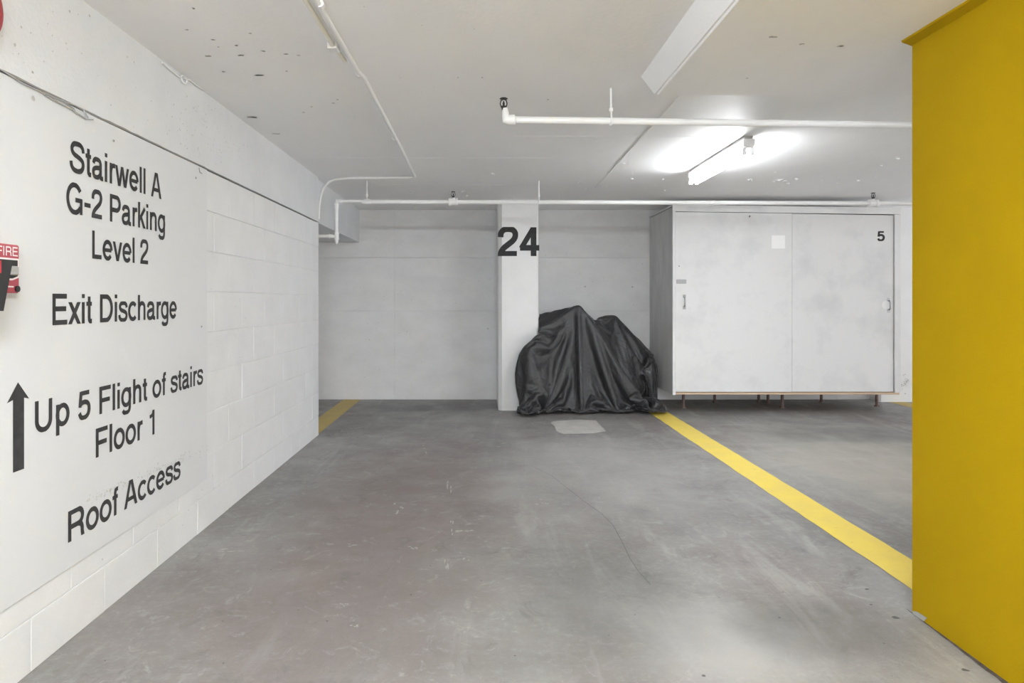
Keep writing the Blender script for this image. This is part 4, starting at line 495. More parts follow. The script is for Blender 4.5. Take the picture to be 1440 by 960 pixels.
CLOTH_Z = [65,-18,13,16,-40,2,22,32,25,-58,-20,1,-1,1,48,-7,12,5,15,30,-26,-59,5,-19,2,-2,-12,4,10,-7,4,22,-27,4,57,-14,-35,35,-7,-9,-8,-3,-20,23,-17,0,16,-15,51,53,55,-26,19,-17,-37,-32,23,-5,-47,105,
-31,14,-8,-1,14,4,9,-32,14,-13,-31,5,44,33,-17,-22,-18,24,-35,7,49,-37,-14,6,34,16,-26,-58,7,22,34,-39,-19,41,-12,22,15,-17,-52,10,48,-1,-16,-24,41,7,-8,-11,-40,27,14,-46,46,40,44,-10,40,
-22,-36,-31,26,-10,-29,2,-5,-14,-13,-16,20,-26,89,4,27,3,-33,-34,21,4,35,7,-1,-31,4,-43,-6,15,32,-22,51,3,-23,17,-45,-4,34,-26,-39,5,19,28,-12,-39,25,39,1,-14,22,14,12,-41,-16,-3,-15,-16,-9,
2,31,-16,-1,38,-36,30,-35,40,-16,-12,53,52,22,-17,-38,-30,28,-18,-36,8,-31,-2,21,1,-3,-30,25,-31,22,129,-10,29,-3,-48,-29,-26,1,37,34,19,6,-6,-36,-9,-41,-10,3,43,3,54,19,-22,-4,-36,-20,-14,
-13,-6,-5,0,52,2,-7,-46,0,44,57,34,-26,-8,-2,-3,-15,-22,-27,-21,-8,-5,36,-34,42,-27,38,-50,-4,20,59,38,14,-39,-32,29,-19,-40,7,-31,-7,37,-31,10,-3,34,-16,23,-31,-21,-1,44,39,57,32,-5,-53,
-27,-19,-19,-9,0,42,42,11,6,-13,-40,2,-50,0,0,56,30,45,11,-17,-11,-26,-27,-9,-8,-5,-3,-7,-1,20,-48,0,41,48,62,13,-4,-11,-24,-14,-9,-34,2,-6,-15,-51,2,0,6,-7,50,-36,12,16,14,34,-41,28,-10,
-40,-23,-5,6,41,-36,29,-39,36,28,-13,35,-25,-2,-34,-20,71,6,8,45,59,-50,-20,-13,7,-10,-5,-14,10,13,7,15,1,-10,-28,-13,-39,9,31,63,5,47,23,-28,-24,-13,-11,-4,-5,-5,4,-5,1,-9,-8,5,35,39,57,1,
-16,-16,-12,-16,-30,10,-32,-49,-24,-23,43,24,-37,-24,55,20,16,-21,-49,23,-31,-12,-9,32,28,3,-45,36,-40,29,-37,25,58,4,18,-32,-13,-54,31,42,-3,1,47,46,37,8,-23,13,-9,-11,0,-7,1,24,8,9,-7,-9,
-27,-13,-33,12,11,16,59,-8,49,7,-16,-18,-4,-9,-4,-3,-1,1,-4,-4,3,-3,6,48,9,21,22,-12,-16,-15,-34,-35,-26,-14,-13,-17,35,-36,20,-40,-16,36,37,-50,-3,-43,2,2,34,40,24,-41,-45,42,-9,-48,5,24,
33,60,-20,12,-31,-50,-37,54,42,20,-18,3,48,58,35,19,3,1,-5,-16,-6,13,-12,1,14,29,-27,-9,-33,-15,10,14,12,8,53,-6,37,3,-11,-4,-9,-3,-4,-1,3,-4,3,0,-3,2,6,45,10,20,-27,-29,-13,-2,-43,-11,-14,
-20,-6,-13,8,-35,15,-39,36,-35,-30,-13,-1,0,38,36,35,10,-38,-57,10,-41,3,39,8,45,6,44,-32,-13,-60,-47,-1,31,52,27,-18,14,-34,41,57,10,3,34,-21,29,50,-5,15,-10,-8,22,7,-5,-31,-21,-11,9,21,8,
11,8,44,3,8,14,-3,-9,-5,-1,-1,4,-2,4,3,-8,-1,6,7,44,-30,-21,-5,7,-31,-12,-15,-12,-17,-4,-12,-5,-35,-12,-3,-16,-17,-6,-10,1,-11,16,48,34,-10,-57,-31,-52,18,34,-3,41,47,-5,39,-12,-44,-56,-8,
-4,-42,47,49,-21,10,-38,-11,34,54,21,-21,6,35,59,12,49,7,-5,7,13,10,-25,-13,-23,-5,6,19,19,7,9,11,39,7,13,-6,-5,-6,0,1,4,1,6,1,-6,-7,6,2,14,-1,-20,-10,2,-24,-10,-9,-19,-10,-5,-13,-27,-12,
-11,-11,-18,-5,-15,-11,-18,-2,20,11,38,-27,-55,-59,-29,43,42,19,38,39,-12,31,-19,-44,-42,-41,25,-24,-52,87,-36,49,-49,-13,-9,21,26,21,29,44,5,35,59,5,47,23,6,12,-20,4,-26,-10,-6,7,13,26,12,
8,8,12,36,12,-3,-5,-7,1,2,5,2,7,1,-8,-7,3,2,10,0,-21,-11,-10,-8,-8,-14,-17,-6,-8,-27,-13,-16,-10,-20,-4,-34,-16,-6,-2,2,5,26,-34,-42,-34,-16,-33,-23,35,59,61,42,8,10,-19,-60,-59,15,-16,-48,
-30,43,-7,21,-14,32,-40,8,37,-40,41,56,55,32,18,27,42,25,46,24,-3,-24,17,-24,-5,-4,2,12,25,19,7,9,8,18,29,3,-5,-8,2,3,5,4,8,1,-9,-8,1,1,9,-4,-20,-8,-9,-8,-9,-18,-11,-6,-14,-25,-16,-12,-18,
-9,-33,-9,-20,-3,3,3,4,2,-29,-50,-49,-34,-62,34,8,58,61,60,5,5,-36,-58,-24,-41,-4,-49,-14,-1,40,21,48,-22,-46,11,32,-11,-33,71,56,44,42,43,26,28,24,20,47,-20,12,12,-20,2,-4,-1,8,20,26,12,8,
7,10,26,12,-3,-6,2,4,7,4,8,1,-9,-9,-1,0,8,-13,-9,-10,-8,-7,-13,-17,-7,-9,-19,-24,-14,-14,-17,-24,-17,-32,-1,-20,17,-8,-4,-5,-29,-49,-52,-58,-54,0,47,55,57,39,44,-20,-34,-56,-54,11,-52,-39,
17,-11,44,51,35,-41,-17,30,31,-9,-10,49,47,45,43,38,38,28,25,16,32,-1,18,-8,-1,-13,12,-4,11,11,27,20,8,7,9,12,21,3,-7,4,5,7,6,9,0,-10,-9,-2,-1,6,-12,-10,-10,-6,-9,-16,-12,-7,-14,-23,-19,-14,
-15,-25,-15,-31,-16,-20,0,-18,-30,-29,-28,13,-63,-44,-39,-63,0,57,55,50,53,23,-19,-44,-55,-8,-47,-55,8,7,-21,73,6,59,-24,17,8,21,14,10,31,44,50,37,38,34,35,23,23,21,8,11,0,-6,-6,-2,13,-5,24,
18,27,15,6,6,9,20,7,-5,4,6,9,5,10,0,-11,-9,-4,-2,4,-12,-9,-8,-6,-12,-16,-9,-9,-18,-26,-12,-17,-17,-29,-21,-17,-17,-18,-16,-10,-30,-23,-30,-47,-24,-57,-53,-39,-14,39,60,52,59,11,-28,-43,-26,
-35,-59,-44,0,11,8,-17,87,34,10,36,18,9,21,17,18,27,39,41,45,33,32,34,30,14,13,20,10,-7,11,-5,-5,0,6,28,16,31,23,2,0,9,11,14,-2,5,6,10,6,9,3,-13,-11,-4,-3,1,-10,-10,-6,-7,-15,-13,-7,-13,-24,
-20,-15,-14,-29,-21,-17,-17,-18,-16,-17,-17,-28,-25,-42,-45,-61,-54,-37,-58,-13,35,58,59,60,-6,-27,-54,-41,-36,-14,-55,5,29,18,-45,128,32,15,40,5,30,20,20,20,27,34,42,38,41,29,27,35,15,23,
27,10,12,-8,-7,13,-7,-1,20,24,9,33,8,-6,8,10,14,0,5,7,10,7,10,1,-11,-11,-6,-4,-2,-10,-7,-6,-10,-15,-9,-10,-17,-24,-17,-13,-28,-19,-18,-18,-17,-18,-15,-22,-24,-26,-52,-52,-56,-54,-39,-60,-49,
9,4,56,59,50,2,-39,-55,-33,-53,-29,20,-33,29,40,-29,143,35,30,7,43,12,32,22,22,22,29,32,40,38,35,36,25,40,42,35,34,13,6,-9,-5,-7,1,-9,6,25,2,13,26,-8,7,9,13,2,7,7,11,8,9,1,-11,-12,-6,-5,-4,
-9,-6,-6,-13,-12,-9,-12,-22,-22,-13,-25,-19,-19,-17,-17,-20,-15,-23,-23,-34,-58,-53,-48,-48,-54,-59,-60,-34,16,-10,55,49,42,3,-43,-45,-44,-54,17,-37,19,45,-10,-32,192,24,9,37,33,34,12,35,26,
23,29,32,39,42,34,37,47,44,43,43,41,19,0,-3,-9,-16,-4,-11,-7,19,6,-8,23,2,8,8,11,5,8,8,11,8,10,1,-13,-12,-6,-6,-6,-7,-6,-8,-13,-11,-9,-17,-23,-16,-21,-18,-21,-17,-17,-22,-15,-33,-16,-40,-52,
-62,-47,-59,-47,-59,-57,-53,-32,-16,29,39,46,31,1,-51,-38,-50,-6,-45,12,45,9,-20,-45,251,-14,26,43,36,36,16,28,33,24,30,34,36,45,40,42,54,54,44,49,48,4,-16,-2,15,-11,-16,-5,-18,-2,17,-12,-5,
21,10,7,9,8,8,8,12,9,10,0,-12,-12,-8,-6,-6,-7,-6,-11,-12,-8,-13,-21,-22,-15,-19,-21,-18,-17,-24,-15,-38,-15,-45,-55,-49,-58,-60,-53,-60,-52,-58,-31,-13,-46,53,-20,53,38,-22,-44,-44,-26,-41,
5,43,21,-2,-51,-24,281,11,18,31,46,35,27,24,29,31,30,34,40,42,44,45,68,59,48,53,53,17,-27,-9,0,-6,-16,0,-14,-21,11,-1,-22,19,15,7,8,9,8,9,13,9,10,1,-13,-13,-8,-6,-7,-7,-6,-12,-11,-9,-16,-25,
-14,-20,-18,-20,-18,-25,-15,-42,-17,-48,-59,-46,-61,-56,-57,-60,-47,-59,-40,-17,-54,-27,43,-48,60,12,-28,-30,-46,-40,1,51,23,5,-44,-36,35,291,37,29,32,30,34,40,31,31,28,40,45,40,34,41,46,73,
71,54,55,59,23,-28,-4,-5,-2,-23,-21,-2,-30,-7,8,-25,9,18,10,8,9,8,10,13,10,10,0,-12,-14,-8,-7,-7,-6,-9,-11,-10,-11,-23,-18,-18,-18,-20,-17,-28,-14,-46,-18,-51,-61,-45,-61,-58,-58,-60,-38,
-61,-50,-19,-57,-41,-24,20,-52,50,-19,20,-59,-47,30,-25,40,-15,10,-41,29,-24,314,56,23,36,36,38,34,38,35,49,46,45,29,41,27,48,79,68,67,57,66,3,-1,-3,-30,13,-12,-20,-22,-21,-30,-4,-9,-4,16,
14,8,8,10,10,13,11,11,0,-14,-14,-8,-8,-7,-6,-10,-11,-9,-16,-23,-16,-18,-21,-17,-29,-15,-45,-24,-56,-59,-45,-61,-58,-60,-59,-45,-57,-27,-48,-54,-35,-23,-45,-30,-7,2,43,-49,8,-59,-14,45,-38,
-11,2,25,-30,21,334,53,41,40,41,40,34,58,60,49,44,44,44,24,33,20,75,94,57,36,92,32,-8,-22,-24,-44,-19,-14,-7,20,-38,-34,-3,-2,14,16,9,9,10,10,14,12,10,1,-14,-14,-9,-8,-7,-7,-11,-10,-10,-24,
-17,-15,-23,-16,-31,-16,-37,-39,-59,-55,-48,-60,-60,-58,-58,-58,-52,-17,-33,-52,-53,-13,-38,-33,-24,-11,-11,-15,19,-58,-5,-57,4,20,-21,31,-30,-5,17,357,53,49,43,44,43,63,70,71,51,42,41,44,
36,36,25,69,80,37,39,11,49,64,-12,-14,-49,-56,-29,-20,2,22,-37,-26,4,21,13,13,9,10,11,14,13,10,1,-15,-14,-9,-9,-6,-9,-10,-10,-15,-23,-14,-23,-16,-31,-17,-40,-43,-61,-49,-55,-60,-60,-59,-56,
-58,-42,-57,-23,-23,-58,-33,-4,-37,-43,-5,-46,27,-17,-37,-12,-45,-35,9,-36,23,-23,30,-14,35,343,44,52,55,49,43,65,88,24,107,80,61,56,25,73,5,-33,80,78,56,25,47,32,-25,-23,-36,-48,7,-41,-24,
24,7,-38,-10,31,16,13,10,10,11,15,13,12,0,-15,-15,-9,-9,-7,-9,-10,-11,-22,-16,-20,-17,-31,-20,-41,-48,-61,-47,-59,-61,-59,-58,-56,-52,-40,-54,-44,-37,-33,-35,-12,-14,-38,-44,-53,-13,-4,33,
-27,-53,-37,-29,-14,6,-40,-7,6,57,31,318,43,52,48,44,44,44,59,92,75,84,84,74,22,-21,51,71,104,69,27,51,48,-2,-9,-11,-23,-49,-50,30,-34,-30,17,3,-29,32,25,13,12,10,11,15,15,12,-1,-15,-14,-10,
-8,-9,-10,-9,-16,-20,-17,-18,-30,-22,-42,-56,-56,-52,-60,-60,-59,-57,-53,-45,-45,-53,-38,-32,-38,-23,-34,-16,-34,-55,-41,-29,-2,-40,-10,17,-54,-1,-42,-15,-19,-17,0,-2,43,39,294,45,38,45,44,
42,43,46,82,73,83,82,82,29,31,100,68,81,67,72,6,62,24,-10,-7,-31,-55,-23,-42,28,-31,-23,2,19,7,33,19,12,11,12,15,15,14,-2,-16,-14,-10,-8,-9,-11,-11,-20,-16,-19,-25,-28,-46,-59,-51,-59,-60,
-60,-57,-55,-48,-46,-47,-44,-35,-31,-43,-36,-44,-24,-15,-54,-27,-44,-15,-41,-2,-24,-40,12,-53,25,-19,-21,-25,12,-35,18,39,285,8,48,45,39,44,44,48,58,78,77,84,67,56,101,53,104,100,71,7,79,9,
59,3,-7,-36,-34,-45,-16,-36,36,-20,-15,1,35,21,31,14,12,12,15,16,15,-1,-17,-14,-10,-9,-11,-10,-15,-18,-18,-24,-32,-50,-60,-52,-61,-59,-59,-56,-51,-45,-46,-43,-38,-36,-36,-37,-39,-41,-40,-30,
-37,-38,-35,-24,-43,-8,-31,-42,2,-50,4,12,14,-28,-28,-46,22,-51,51,235,25,54,28,51,38,47,50,49,63,72,85,87,102,77,91,44,99,113,48,-13,51,21,44,10,-1,-46,-34,-34,-11,-22,48,-12,-6,19,35,21,
27,12,13,16,17,14,0,-17,-14,-11,-9,-12,-11,-20,-16,-22,-37,-53,-60,-55,-61,-59,-57,-52,-48,-43,-43,-40,-36,-37,-36,-40,-38,-38,-45,-28,-34,-37,-37,-33,-43,-29,-39,-34,-33,-25,-17,19,17,10,
-21,-36,-40,-41,-23,27,195,41,30,47,35,46,53,44,51,44,83,96,108,73,96,84,32,106,80,57,49,13,50,21,24,-25,12,-9,-31,-26,-14,5,50,-3,9,27,30,26,18,13,16,18,16,-1,-17,-14,-11,-11,-11,-18,-15,
-22,-41,-57,-58,-59,-60,-59,-53,-48,-45,-40,-40,-39,-37,-37,-37,-38,-37,-40,-46,-32,-32,-33,-37,-38,-41,-36,-43,-26,-42,-29,-26,-24,8,16,30,-60,-55,6,-30,-37,-42,150,42,41,34,53,58,52,50,46,
53,67,92,86,87,87,42,97,94,35,83,40,41,52,51,-23,28,-42,34,3,-10,-5,-23,29,52,6,22,29,26,25,16,17,18,18,-1,-18,-14,-12,-12,-14,-16,-21,-45,-61,-58,-60,-59,-55,-50,-45,-41,-40,-38,-38,-37,
-38,-36,-38,-41,-45,-43,-31,-28,-33,-38,-41,-40,-38,-36,-44,-37,-30,-31,-27,-14,-17,31,-18,-58,-7,-46,-4,-25,-58,107,40,44,56,57,46,52,53,55,40,50,98,80,96,41,71,101,50,77,91,93,27,59,-14,
58,-32,45,-26,-7,7,10,22,27,20,42,22,24,32,23,23,17,19,19,1,-19,-14,-13,-14,-16,-20,-50,-61,-61,-60,-57,-51,-46,-42,-39,-40,-36,-38,-37,-38,-39,-38,-47,-42,-41,-29,-29,-39,-30,-38,-42,-37,
-37,-45,-47,-25,-28,-29,-30,-22,2,-16,-58,-42,-33,3,-28,-41,-39,69,47,58,55,51,47,49,54,53,47,52,69,102,43,58,87,98,94,49,102,80,57,43,58,-4,3,20,23,-17,16,11,17,26,21,24,32,36,32,31,23,21,
20,20,2,-19,-15,-15,-15,-22,-54,-61,-62,-59,-53,-47,-42,-41,-39,-38,-37,-37,-37,-40,-38,-42,-47,-44,-38,-27,-33,-39,-27,-47,-29,-38,-40,-51,-44,-24,-26,-25,-30,-30,-23,-21,-55,-31,-59,-59,
-18,-7,-43,15,43,59,48,55,52,50,43,52,54,52,50,69,79,22,71,97,99,94,97,65,104,75,45,54,27,11,13,5,3,8,14,22,19,20,30,35,38,36,32,29,25,23,20,4,-20,-17,-16,-21,-59,-63,-60,-56,-50,-43,-41,
-40,-39,-36,-38,-38,-40,-42,-41,-49,-40,-40,-38,-25,-36,-39,-26,-46,-32,-44,-30,-53,-45,-24,-39,-13,-28,-28,-22,-28,-54,-59,-51,-48,-58,-53,-23,-15,28,39,34,54,51,52,52,45,55,49,57,56,52,66,
1,95,97,95,100,101,111,109,68,62,52,24,11,6,20,15,7,12,17,16,22,32,41,44,39,36,32,27,26,25,3,-22,-20,-20,-62,-65,-59,-52,-46,-42,-40,-40,-38,-38,-39,-40,-42,-45,-49,-40,-40,-33,-40,-26,-38,
-37,-26,-45,-30,-44,-31,-52,-44,-30,-40,-20,-35,-15,-23,-44,-56,-59,-54,-52,-35,-57,-43,-46,-29,38,39,18,41,51,53,52,53,52,55,57,58,47,43,49,61,101,104,105,106,110,108,75,62,59,11,22,20,17,
17,17,14,6,16,27,39,53,48,43,38,34,32,29,28,6,-28,-26,-62,-64,-58,-50,-42,-40,-42,-39,-40,-39,-41,-43,-45,-49,-45,-41,-37,-35,-37,-25,-38,-36,-25,-44,-30,-44,-32,-49,-44,-33,-46,-28,-19,-35,
-25,-47,-62,-59,-58,-53,-50,-57,1,-29,-49,-55,32,1560,88,65,58,54,51,49,50,45,43,40,43,4,-54,-58,-62,-53,-50,-40,-41,-41,-42,-41,-42,-42,-47,-45,-46,-45,-45,-34,-32,-38,-26,-39,-35,-24,-43,
-28,-44,-32,-47,-43,-36,-48,-35,-44,-43,-19,-57,-55,-56,-59,-43,-58,-60,-34,-57,-12,-14,-13,-50,1603,73,69,61,55,50,46,41,45,35,50,11,-15,-43,-20,-62,-41,-46,-47,-45,-49,-57,-27,-37,-37,-38,
-45,-46,-43,-46,-25,-38,-30,-37,-34,-23,-43,-27,-43,-31,-45,-43,-42,-44,-39,-57,-18,-46,-46,-58,-58,-58,-59,-62,-60,-59,-57,-42,-54,-17,0,-15,1654,66,65,60,56,52,44,55,48,11,11,-8,-16,-52,
-9,-14,-64,-47,-28,-56,-54,-52,-36,-35,-36,-36,-35,-34,-30,-47,-18,-36,-38,-33,-22,-40,-26,-42,-32,-42,-43,-44,-45,-45,-52,-32,-56,-55,-41,-54,-58,-58,-60,-60,-63,-64,-63,-64,-50,-26,14,-34,
1706,62,62,58,58,49,57,31,10,-89,-8,32,48,-59,-15,0,-20,-63,-45,-28,-46,-58,-8,-36,-35,-37,-37,-37,-39,-38,-18,-37,-34,-21,-39,-25,-40,-33,-39,-42,-44,-45,-45,-49,-51,-85,-48,-28,-53,-53,
-59,-62,-61,-65,-64,-64,-66,-63,-66,19,-30,15,1757,62,60,54,57,64,11,-66,-52,-35,39,40,52,-61,-15,-2,6,-33,-58,-50,-32,-30,0,-23,-34,-40,-36,-39,-37,-38,-22,-37,-20,-36,-25,-36,-35,-44,-46,
-51,-52,-56,-57,-58,-54,-10,-76,-66,-52,-54,-55,-57,-66,-66,-71,-65,-68,-64,-82,0,0,55,1809,67,58,49,54,10,-128,40,-14,-24,3,62,20,-51,-27,-5,12,5,-44,-60,8,-36,-5,-48,-47,-25,-27,-25,-25,
-39,-29,-19,-33,-25,-36,-40,-49,-52,-56,-55,-55,-54,-51,-49,-46,-42,12,-127,-57,-62,-56,-60,-59,-66,-63,-68,-67,-71,-92,0,0,31,1860,70,79,10,-78,-9,-51,10,75,-63,45,2,6,-23,-36,-19,11,21,-2,
-56,-38,35,-25,-50,-42,3,-28,-29,-26,-36,-22,-27,-25,-40,-48,-54,-54,-54,-52,-50,-49,-46,-45,-43,-43,-34,-7,-109,-75,-61,-57,-61,-63,-63,-65,-63,-61,-73,-49,-21,-23,38,1933,58,11,-105,33,
-63,22,-9,59,-17,1,-3,-4,-14,-28,-31,-1,23,22,-18,-57,6,27,-48,-45,-5,12,-30,-35,-25,-24,-23,-47,-53,-53,-52,-49,-47,-47,-45,-45,-44,-45,-41,-43,-53,-24,-73,-82,-71,-53,-62,-61,-60,-60,-60,
-64,-59,-41,-29,-31,-4,1974,-55,-46,-30,-22,14,29,52,5,-11,-13,-7,-8,-12,-21,-30,-22,21,31,12,-48,-5,37,-25,-45,-8,24,-13,-33,-22,-23,-54,-51,-48,-46,-45,-46,-46,-45,-46,-44,-44,-46,-46,-38,
-66,-43,-79,-56,-65,-57,-59,-60,-60,-58,-60,-56,-45,-46,-33,-30,-37,1880,-94,2,43,-13,34,23,9,9,-10,-13,-8,-9,-14,-19,-23,-35,8,36,35,-32,-8,43,-24,-25,-7,34,-18,-1,-27,-50,-43,-44,-46,-46,
-46,-46,-46,-47,-45,-48,-50,-51,-45,-33,-69,-145,-4,-39,-41,-68,-61,-56,-57,-57,-54,-47,-49,-46,-35,-34,-49,1948,-88,-78,14,52,3,7,1,2,-7,-10,-9,-9,-14,-19,-23,-19,-31,43,38,23,-30,41,11,-3,
-5,-10,33,-11,-35,-44,-44,-46,-46,-47,-47,-46,-46,-49,-50,-51,-50,-49,-26,-52,-46,-161,-20,-28,-50,-58,-54,-56,-57,-50,-50,-50,-50,-46,-35,-49,-53,1897,6,-33,-72,23,7,1,1,1,-4,-7,-8,-11,-14,
-18,-23,-26,0,6,48,31,-15,30,-7,9,26,23,21,2,-37,-51,-48,-47,-48,-47,-48,-47,-44,-51,-52,-49,-48,-52,-39,-63,-63,0,-126,-46,-43,-51,-53,-47,-52,-51,-53,-52,-52,-40,-51,-52,-51,1862,4,-40,
-34,-2,7,3,3,2,-3,-6,-8,-10,-13,-17,-20,-18,-9,35,1,53,4,15,33,21,30,23,11,3,-53,-58,-47,-46,-47,-47,-49,-49,-47,-47,-50,-52,-51,-51,-38,-56,-82,0,0,-136,-46,-38,-48,-53,-51,-55,-55,-53,-46,
-55,-48,-53,-52,1828,12,-38,-32,-5,5,4,3,2,-1,-5,-8,-10,-12,-14,-16,-15,-7,21,28,19,61,44,23,18,16,0,4,-36,-40,-47,-50,-47,-47,-43,-53,-42,-51,-46,-56,-50,-55,-49,-47,4,-24,-21,-42,-109,-53,
-40,-46,-53,-56,-59,-53,-52,-56,-48,-54,-52,-51,1792,22,-38,-32,-2,3,4,3,2,-1,-4,-7,-9,-11,-12,-14,-12,-4,18,26,23,65,65,17,18,4,3,-31,-30,-38,-39,-40,-49,-48,-50,-45,-51,-45,-51,-43,-51,
-39,-54,-56,-43,10,17,-43,-80,-68,-31,-52,-58,-57,-55,-56,-55,-52,-52,-51,-50,-50,1758,30,-35,-35,1,2,3,3,2,-1,-4,-5,-8,-10,-11,-11,-10,-2,16,26,30,43,61,28,39,-32,4,-27,-29,-35,-36,-33,-26,
-33,-38,-42,-46,-45,-50,-44,-51,-48,-51,-47,-45,-27,-9,-22,-44,-57,-83,-15,-63,-55,-58,-52,-54,-51,-52,-48,-49,-47,1725,37,-31,-38,2,1,3,3,1,0,-3,-5,-7,-8,-10,-9,-8,0,14,25,31,35,32,36,33,
-21,7,-25,-27,-33,-35,-35,-31,-29,-29,-32,-32,-35,-36,-41,-45,-48,-48,-51,-47,-36,-52,-54,-29,-10,-43,-58,-47,-50,-56,-54,-52,-47,-51,-46,-49,-45,1692,41,-23,-42,4,0,2,2,2,0,-3,-4,-5,-7,-9,
-8,-7,2,13,23,29,30,29,28,25,-23,18,-25,-24,-32,-34,-35,-37,-36,-33,-32,-33,-32,-33,-38,-41,-46,-41,-26,-44,-56,-46,-7,-38,0,-34,-51,-62,-55,-57,-55,-46,-50,-47,-47,-49,-44,1660,44,-17,-43,
3,1,1,2,1,0,-1,-3,-5,-6,-8,-5,-7,2,13,20,25,26,24,23,19,-23,26,-25,-22,-30,-33,-35,-38,-40,-39,-36,-35,-33,-30,-31,-29,-27,-25,-60,-48,-15,-38,-10,9,-62,-22,-48,-26,-72,-59,-50,-50,-48,-47,
-47,-48,-37,1626,48,-11,-43,3,0,1,2,1,0,-1,-3,-3,-4,-9,-2,-7,3,11,17,22,21,20,17,16,-24,32,-24,-20,-28,-32,-33,-36,-40,-41,-41,-39,-39,-37,-30,-29,-28,-15,-38,-51,-29,-36,23,11,2,-53,-55,
-50,-17,-96,-51,-40,-52,-37,-47,-43,-34,1593,47,0,-43,1,0,1,1,1,1,-1,-2,-2,-3,-9,1,-8,4,9,14,17,17,15,14,11,-19,32,-22,-19,-26,-29,-32,-32,-32,-36,-38,-41,-43,-43,-43,-40,-35,7,-49,-52,-44,
20,-3,11,8,-9,-42,-66,-49,-90,0,-51,-41,-41,-42,-45,-34,1558,48,7,-40,0,1,0,1,1,0,0,-1,-3,1,-11,6,-11,5,7,11,13,12,11,10,8,-15,30,-20,-15,-23,-29,-30,-30,-29,-30,-32,-34,-36,-38,-41,-45,-56,
-38,25,-53,-52,-36,17,11,43,-10,-56,-69,-77,-55,-15,12,-43,-30,-48,-38,-50,1520,44,20,-35,0,0,0,1,1,0,0,-1,-2,3,-13,11,-13,6,4,8,8,8,7,6,5,-7,21,-14,-10,-21,-28,-30,-29,-30,-30,-32,-31,-32,
-33,-32,-33,-29,-35,-34,-19,-36,-32,-46,8,39,4,-44,-35,-111,-28,22,-7,-45,-14,-53,-56,-20,1510,10,31,-26,-1,1,0,0,0,0,0,0,-2,5,-11,10,-11,6,1,4,4,4,3,3,2,-1,10,-3,-5,-21,-31,-34,-34,-33,-32,
-32,-32,-31,-32,-32,-32,-33,-34,-30,-31,-30,-23,-26,-7,47,-23,10,-29,-63,-50,65,-15,-42,-58,-56,-31,-58,1464,29,7,0,0,0,0,0,0,0,0,0,0,0,0,0,0,0,0,0,0,0,0,0,0,0,0,15,-6,-25,-33,-35,-36,-35,
-35,-33,-33,-31,-30,-28,-28,-27,-27,-28,-28,-39,-32,-24,-17,53,23,-19,-5,-28,-72,6,58,-59,-44,-47,-58,-10,]

# ================================================================ SETTING
ZC = 2.14; YB = 7.78
floor = tag(obj('floor', box((-5, -7, -.15), (9, 8.3, 0)), FLOOR), kind='structure')
for name, x0, x1, y0, y1, mt, lab in (
        ('painted_line', 1.665, 1.855, 2.0, 7.45, LINE, 'bright yellow bay line running back towards the cabinet'),
        ('painted_line', -1.56, -1.37, 5.2, YB, LINE_OLD, 'faded yellow bay line beyond the block wall end'),
        ('painted_line', 4.47, 4.66, 4.5, 7.59, LINE_OLD, 'pale worn yellow bay line beside the right column')):
    bm = bmesh.new(); N = 60; L = []; R = []
    for k in range(N + 1):
        y = y0 + (y1 - y0) * k / N
        L.append(bm.verts.new((x0 + rnd.uniform(-.003, .003), y, .0015))); R.append(bm.verts.new((x1 + rnd.uniform(-.003, .003), y, .0015)))
    for k in range(N): bm.faces.new((L[k], R[k], R[k + 1], L[k + 1]))
    tag(obj(name, bm, mt, floor), lab)
def blot(c, ax, ay, r, n=9, jit=.35, bm=None):
    bm = bm or bmesh.new(); ph = rnd.uniform(0, 6)
    vs = [bm.verts.new(c + ax * (r * math.cos(2 * math.pi * k / n + ph) * rnd.uniform(1 - jit, 1 + jit)) + ay * (r * math.sin(2 * math.pi * k / n + ph) * rnd.uniform(1 - jit, 1 + jit))) for k in range(n)]
    bm.faces.new(vs); return bm
X, Y, Z = Vector((1, 0, 0)), Vector((0, 1, 0)), Vector((0, 0, 1))
patch = [(778, 592), (812, 590), (838, 591), (843, 597), (852, 606), (834, 609), (792, 610), (782, 606), (780, 599), (774, 595)]
tag(obj('patch', slabpoly([on_floor(*p) for p in patch], (0, 0, .001)), PATCHM, floor), 'pale rectangular concrete patch before the black cover')
bm = bmesh.new()                                                       # hairline crack
cr = [(748, 655), (775, 668), (800, 688), (826, 708), (846, 722), (862, 738), (874, 760), (886, 785), (898, 803), (915, 822)]
pts = [on_floor(*p) for p in cr]
for a, b in zip(pts, pts[1:]):
    d = (b - a).cross(Z).normalized() * .0011
    poly([a - d, b - d, b + d, a + d], bm)
obj('crack', bm, DARKP, floor)
bm = bmesh.new()                                                       # gum spots, oil specks, grit
for px, py, r in [(995, 736, .008), (1037, 736, .005), (1219, 828, .014), (1225, 850, .010), (1096, 868, .009), (1260, 868, .022), (1118, 809, .005), (1183, 779, .006), (1243, 904, .006),
                  (1101, 832, .006), (1358, 942, .018), (1118, 822, .004), (435, 770, .007), (313, 873, .006), (460, 873, .007), (677, 816, .006), (578, 836, .008), (757, 727, .005), (893, 864, .006), (990, 950, .012)]:
    c = on_floor(px, py); blot(c, X, Y * .8, r * .6, bm=bm)
for k in range(150):
    blot(Vector((rnd.uniform(-1.2, 1.5), rnd.uniform(1.9, 7), .0012)), X, Y, rnd.uniform(.0012, .0035), 6, bm=bm)
tag(obj('speck', bm, DARKP, floor), kind='stuff')
bm = bmesh.new()                                                       # scraped chalky marks
